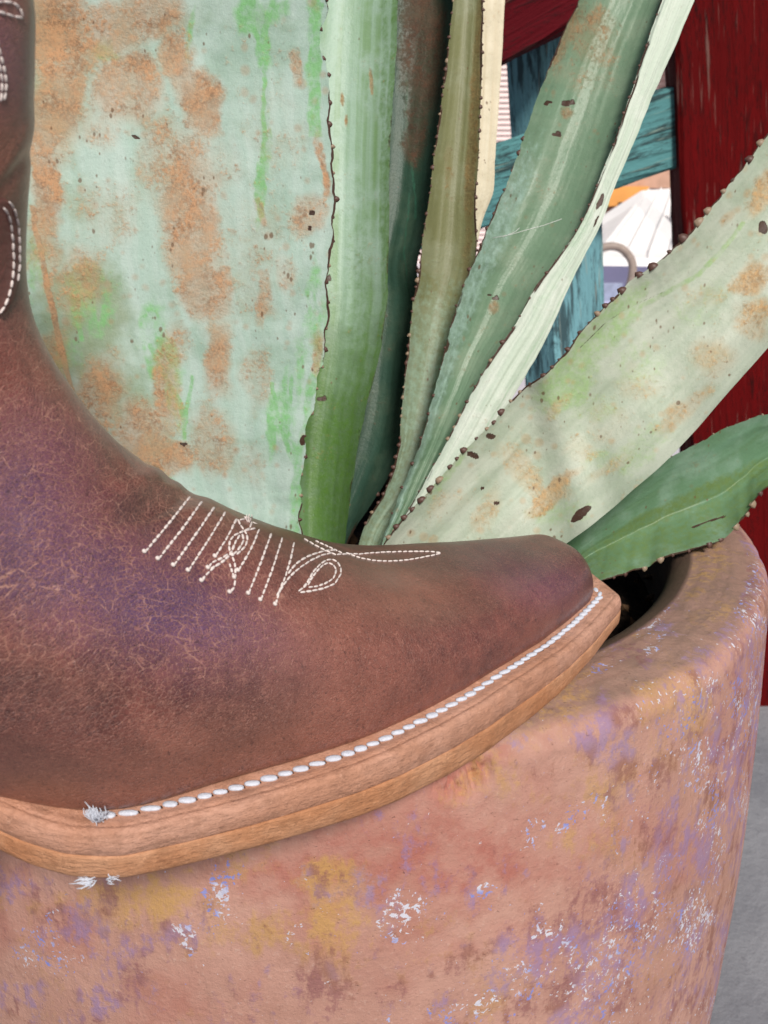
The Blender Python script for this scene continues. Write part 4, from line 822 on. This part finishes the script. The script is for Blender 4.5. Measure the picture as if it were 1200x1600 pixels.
# surface finder for things sewn onto the leather
bv = BVHTree.FromPolygons([tuple(p) for p in Wp.reshape(-1, 3)], UF)
def hit(px, py):
    r = Vector(ray(px, py)).normalized(); h_ = bv.ray_cast(Vector(CAM), r)
    if h_[0] is None: return None, None
    n_ = h_[1]; n_ = n_ if n_.dot(r) < 0 else -n_
    return np.array(h_[0]), np.array(n_)
thr = M('white_sewing_thread', .6, .3); tv = thr.coord(); thr.color(thr.mix(thr.noise(tv, 1500, 3), (.55, .47, .45), (.82, .76, .73)))
rnd = random.Random(3)
rows_ = [[(303,769),(262,820),(226,863)],[(321,776),(285,826),(247,874)],[(340,785),(305,836),(271,884)],[(357,792),(326,843),(294,892)],[(374,802),(356,838),(336,870)],
    [(343,880),(330,890),(320,900),(315,908)],[(408,818),(396,850),(384,872),(372,892)],[(427,825),(407,880),(388,928)],[(444,831),(426,888),(407,938)],[(461,838),(455,870),(446,900),(436,925),(430,945)],
    [(371,812),(378,826),(385,832),(387,843),(382,856),(369,867)],[(399,826),(380,830),(365,837),(357,848),(358,861),(366,878),(368,891),(367,906)],[(375,836),(367,847),(363,860),(356,871),(343,881),(328,889)],
    [(378,834),(381,846),(374,857),(363,868)],[(374,813),(386,811),(394,817),(391,825),(381,830)],[(356,866),(343,875),(333,876),(325,888)],[(358,880),(362,893),(366,903)],[(367,906),(366,917),(359,926)],
    [(450,897),(458,885),(468,877),(482,869),(497,864),(512,860),(526,860)],[(432,931),(440,918),(450,904),(461,893),(473,884),(487,875),(502,868),(520,864)],
    [(466,924),(477,916),(484,903),(490,892),(501,881),(514,873),(526,877),(532,887),(533,897),(523,912),(508,919),(490,923),(468,926)],[(481,915),(487,903),(494,894),(503,884),(512,879),(522,884),(526,893),(521,904),(509,912),(494,917),(481,918)],
    [(526,867),(545,866),(564,866),(585,864),(607,863),(630,862),(652,862),(673,862),(689,864)],[(540,864),(553,869),(566,873),(582,876),(600,877),(620,877),(640,875),(660,871),(676,868),(689,865)],
    [(474,842),(485,848),(497,855),(510,861),(526,868)],[(492,845),(507,852),(520,858),(535,865)],
    [(-6,60),(0,86),(5,104),(9,122),(9,140),(5,158)],[(-12,70),(-4,92),(0,110),(3,126),(2,144),(0,160)],[(-10,4),(8,2),(20,4),(30,10),(35,28)],[(35,28),(22,26),(10,22),(-4,18)],
    [(0,322),(7,330),(11,345),(14,370),(16,398),(15,430),(10,458),(2,478),(-6,490)],[(8,312),(18,326),(23,350),(25,380),(25,412),(22,440)]]
for rw in rows_:
    p = np.array(rw, float); dd_ = np.r_[0, np.cumsum(np.linalg.norm(np.diff(p, axis=0), axis=1))]
    left = rw[0][0] < 60; st = 15. if left else (8.6 if rw[0][0] > 480 else 9.4)
    n_ = max(1, int(round(dd_[-1] / st))); sh = []
    f_ = np.linspace(0, dd_[-1], n_ + 1)
    xs_, ys_ = np.interp(f_, dd_, p[:, 0]), np.interp(f_, dd_, p[:, 1])
    for k in range(n_):
        g0, g1 = .04, .90; jx, jy = rnd.uniform(-.4, .4), rnd.uniform(-.4, .4)
        a0, n0 = hit(xs_[k] + (xs_[k+1]-xs_[k])*g0 + jx, ys_[k] + (ys_[k+1]-ys_[k])*g0 + jy); a1, n1 = hit(xs_[k] + (xs_[k+1]-xs_[k])*g1 - jx, ys_[k] + (ys_[k+1]-ys_[k])*g1)
        if a0 is None or a1 is None or np.linalg.norm(a1 - a0) > .008: continue
        lf = .0008 if (left and rw[0][1] > 300) else .0001
        sh.append(capsule(a0 + n0 * lf, a1 + n1 * lf, (n0 + n1) / 2, (.0005 if left else .00066) * rnd.uniform(.8, 1.2), .00030))
    if not left and 215 < rw[-1][0] < 440 and rw[-1][1] > 858 and len(rw) <= 5:
        a0, n0 = hit(rw[-1][0], rw[-1][1]);
        if a0 is not None: sh.append(capsule(a0 - np.array([.0004, 0, 0]), a0 + np.array([.0003, 0, .0006]), n0, .0013, .0006))
    if sh: joined('stitch_row', sh, thr.m, BOOT)
# sewn-on counter piece at the ankle
pan = M('dark_overlay_leather', .45, .4); pv = pan.coord(); a_ = pan.noise(pv, 300, 5, .7); pan.color(pan.mix(a_, (.13, .045, .04), (.24, .10, .08))); pan.bump(a_, .0006)
def patch(name, edge_pts, x_left, mat, lift):
    e = np.array(edge_pts, float); ys = np.linspace(e[0, 1], e[-1, 1], 60); xe = np.interp(ys, e[:, 1], e[:, 0]); V = []; ok = True
    m_ = 16
    for y_, x_ in zip(ys, xe):
        for j in range(m_):
            f_ = j / (m_ - 1); h_, n_ = hit(x_left + (x_ - x_left) * min(1, f_ * 1.0 / .93 if f_ < .93 else 1), y_)
            V.append(h_ + n_ * (lift if j < m_ - 1 else -.0002))
    o = mesh_obj(name, V, grid_faces(60, m_)[:, ::-1], mat, BOOT); return o
patch('counter_panel', [(-20, 300), (2, 308), (14, 318), (20, 332), (26, 352), (28, 378), (28, 410), (26, 440), (19, 466), (8, 486), (-20, 500)], -70, pan.m, .0007) if False else patch('counter_panel', [(3, 308), (14, 318), (20, 332), (26, 352), (28, 378), (28, 410), (26, 440), (19, 466), (5, 488)], -60, pan.m, .0006)
# welt stitches, each its own, along the channel on the camera side and round the toe
wt = M('white_waxed_thread', .55, .35); tv = wt.coord(); wt.color(wt.mix(wt.noise(tv, 1200, 4, .7), (.44, .47, .56), (.72, .76, .86))); wt.bump(wt.noise(tv, 2200, 3), .0003)
ch_ = olr + inw * .0072
cs = ch_[(ch_[:, 1] < .004) | (ch_[:, 0] < .05)]
# ordered walk from the waist stitch forward to the toe
start = np.argmin(np.linalg.norm(ch_ - np.array([.196, -.038]), axis=1)); seq = []
k = start; step_ = -1 if ch_[(start - 5) % NO][0] < ch_[start][0] else 1
while len(seq) < NO and not (ch_[k % NO][1] > .012): seq.append(ch_[k % NO]); k += step_
seq = np.array(seq); ds = np.r_[0, np.cumsum(np.linalg.norm(np.diff(seq, axis=0), axis=1))]
hole_m = simple('dark_stitch_hole', (.03, .015, .01), .9, .1)
s_ = .0; first = True; rnd = random.Random(11)
while s_ < ds[-1] - .003:
    L_ = rnd.uniform(.0037, .0046) * (1.25 if s_ < .012 else 1); L_ = L_ * (.9 if s_ > ds[-1] - .02 else 1)
    def pt(q): return np.array([np.interp(q, ds, seq[:, 0]), np.interp(q, ds, seq[:, 1])])
    p_, q_ = pt(s_ + .0002), pt(s_ + L_ * .93); t_ = (q_ - p_) / np.linalg.norm(q_ - p_); nn = np.array([-t_[1], t_[0]])
    sl = .0010 + rnd.uniform(-.0002, .0002)
    z_ = WZ * thk(p_[0]) - .0001 + rise(p_[0])
    sgn = 1 if (nn @ (np.array([.14, 0]) - p_)) > 0 else -1
    a0 = bw(*(p_ + nn * sgn * sl * .8), z_); a1 = bw(*(q_ - nn * sgn * sl * .5), z_ + .0001)
    o = joined('stitch', [capsule(a0, a1, np.array([0, 0, 1.]), (.0022 if s_ < .1 else .0020) * rnd.uniform(.8, 1.15), .00062 * rnd.uniform(.8, 1.15), 7, 10)], wt.m, welt)
    hs_ = pt(s_ + L_ * .97); hc = bw(hs_[0], hs_[1], WZ * thk(hs_[0]) - .0004 + rise(hs_[0]))
    joined('stitch_hole', [capsule(hc - LT * .0007, hc + LT * .0007, np.array([0, 0, 1.]), .0005, .0003, 4, 6)], hole_m, welt)
    s_ += L_
# frayed thread ends
def tuft(name, root, dirn, n, L, spread, mat, parent):
    rr_ = random.Random(n); sh = []
    for k in range(n):
        d_ = np.array(dirn) + np.array([rr_.gauss(0, spread) for _ in range(3)]); d_ /= np.linalg.norm(d_); l_ = L * rr_.uniform(.5, 1.1)
        side = np.array([rr_.gauss(0, 1) for _ in range(3)]) * l_ * .18; r0 = np.array(root) + np.array([rr_.gauss(0, .0005) for _ in range(3)])
        sh.append(tube([r0, r0 + d_ * l_ * .5 + side, r0 + d_ * l_ + side * .6], [.00019, .00015, .00006], 4))
    return joined(name, sh, mat, parent)
q_ = seq[0]; rt = bw(q_[0] + .0002, q_[1] - .0022, WZ * thk(q_[0]) + rise(q_[0]) + .0002)
tuft('frayed_thread', rt, (-.3, -.1, 1.), 80, .0040, .20, wt.m, welt)
tuft('frayed_thread', rt + np.array([.001, 0, .0005]), (.2, -.2, .6), 22, .0032, .5, wt.m, welt)
rb = at_z(142, 1377, .0008); tuft('frayed_thread', rb, (-.9, -.1, -.15), 26, .0038, .14, wt.m, sole)
tuft('frayed_thread', at_z(168, 1374, .0008), (.8, -.1, .0), 9, .003, .2, wt.m, sole)
# a few loose fibres at the toe of the welt and over the knot of the vamp stitching
h_, n_ = hit(388, 815)
if h_ is not None: tuft('frayed_thread', h_, (0, .1, 1), 26, .0016, .7, thr.m, BOOT)
# cobweb strand on the leaf
web = simple('cobweb_silk', (.7, .72, .7), .5, .4)
sh = []
for pts_ in ([(770,372),(800,366),(820,360),(850,352),(878,342)], [(785,371),(805,362),(812,356)], [(560+30,300),(602,296)]):
    P_ = np.array([at_t(a, b, .409) for a, b in pts_]); sh.append(tube(P_, .00012, 4))
tag(joined('cobweb_strand', sh[:2], web, None), 'thin cobweb strand stretched across the blue-green agave leaf', 'cobweb')
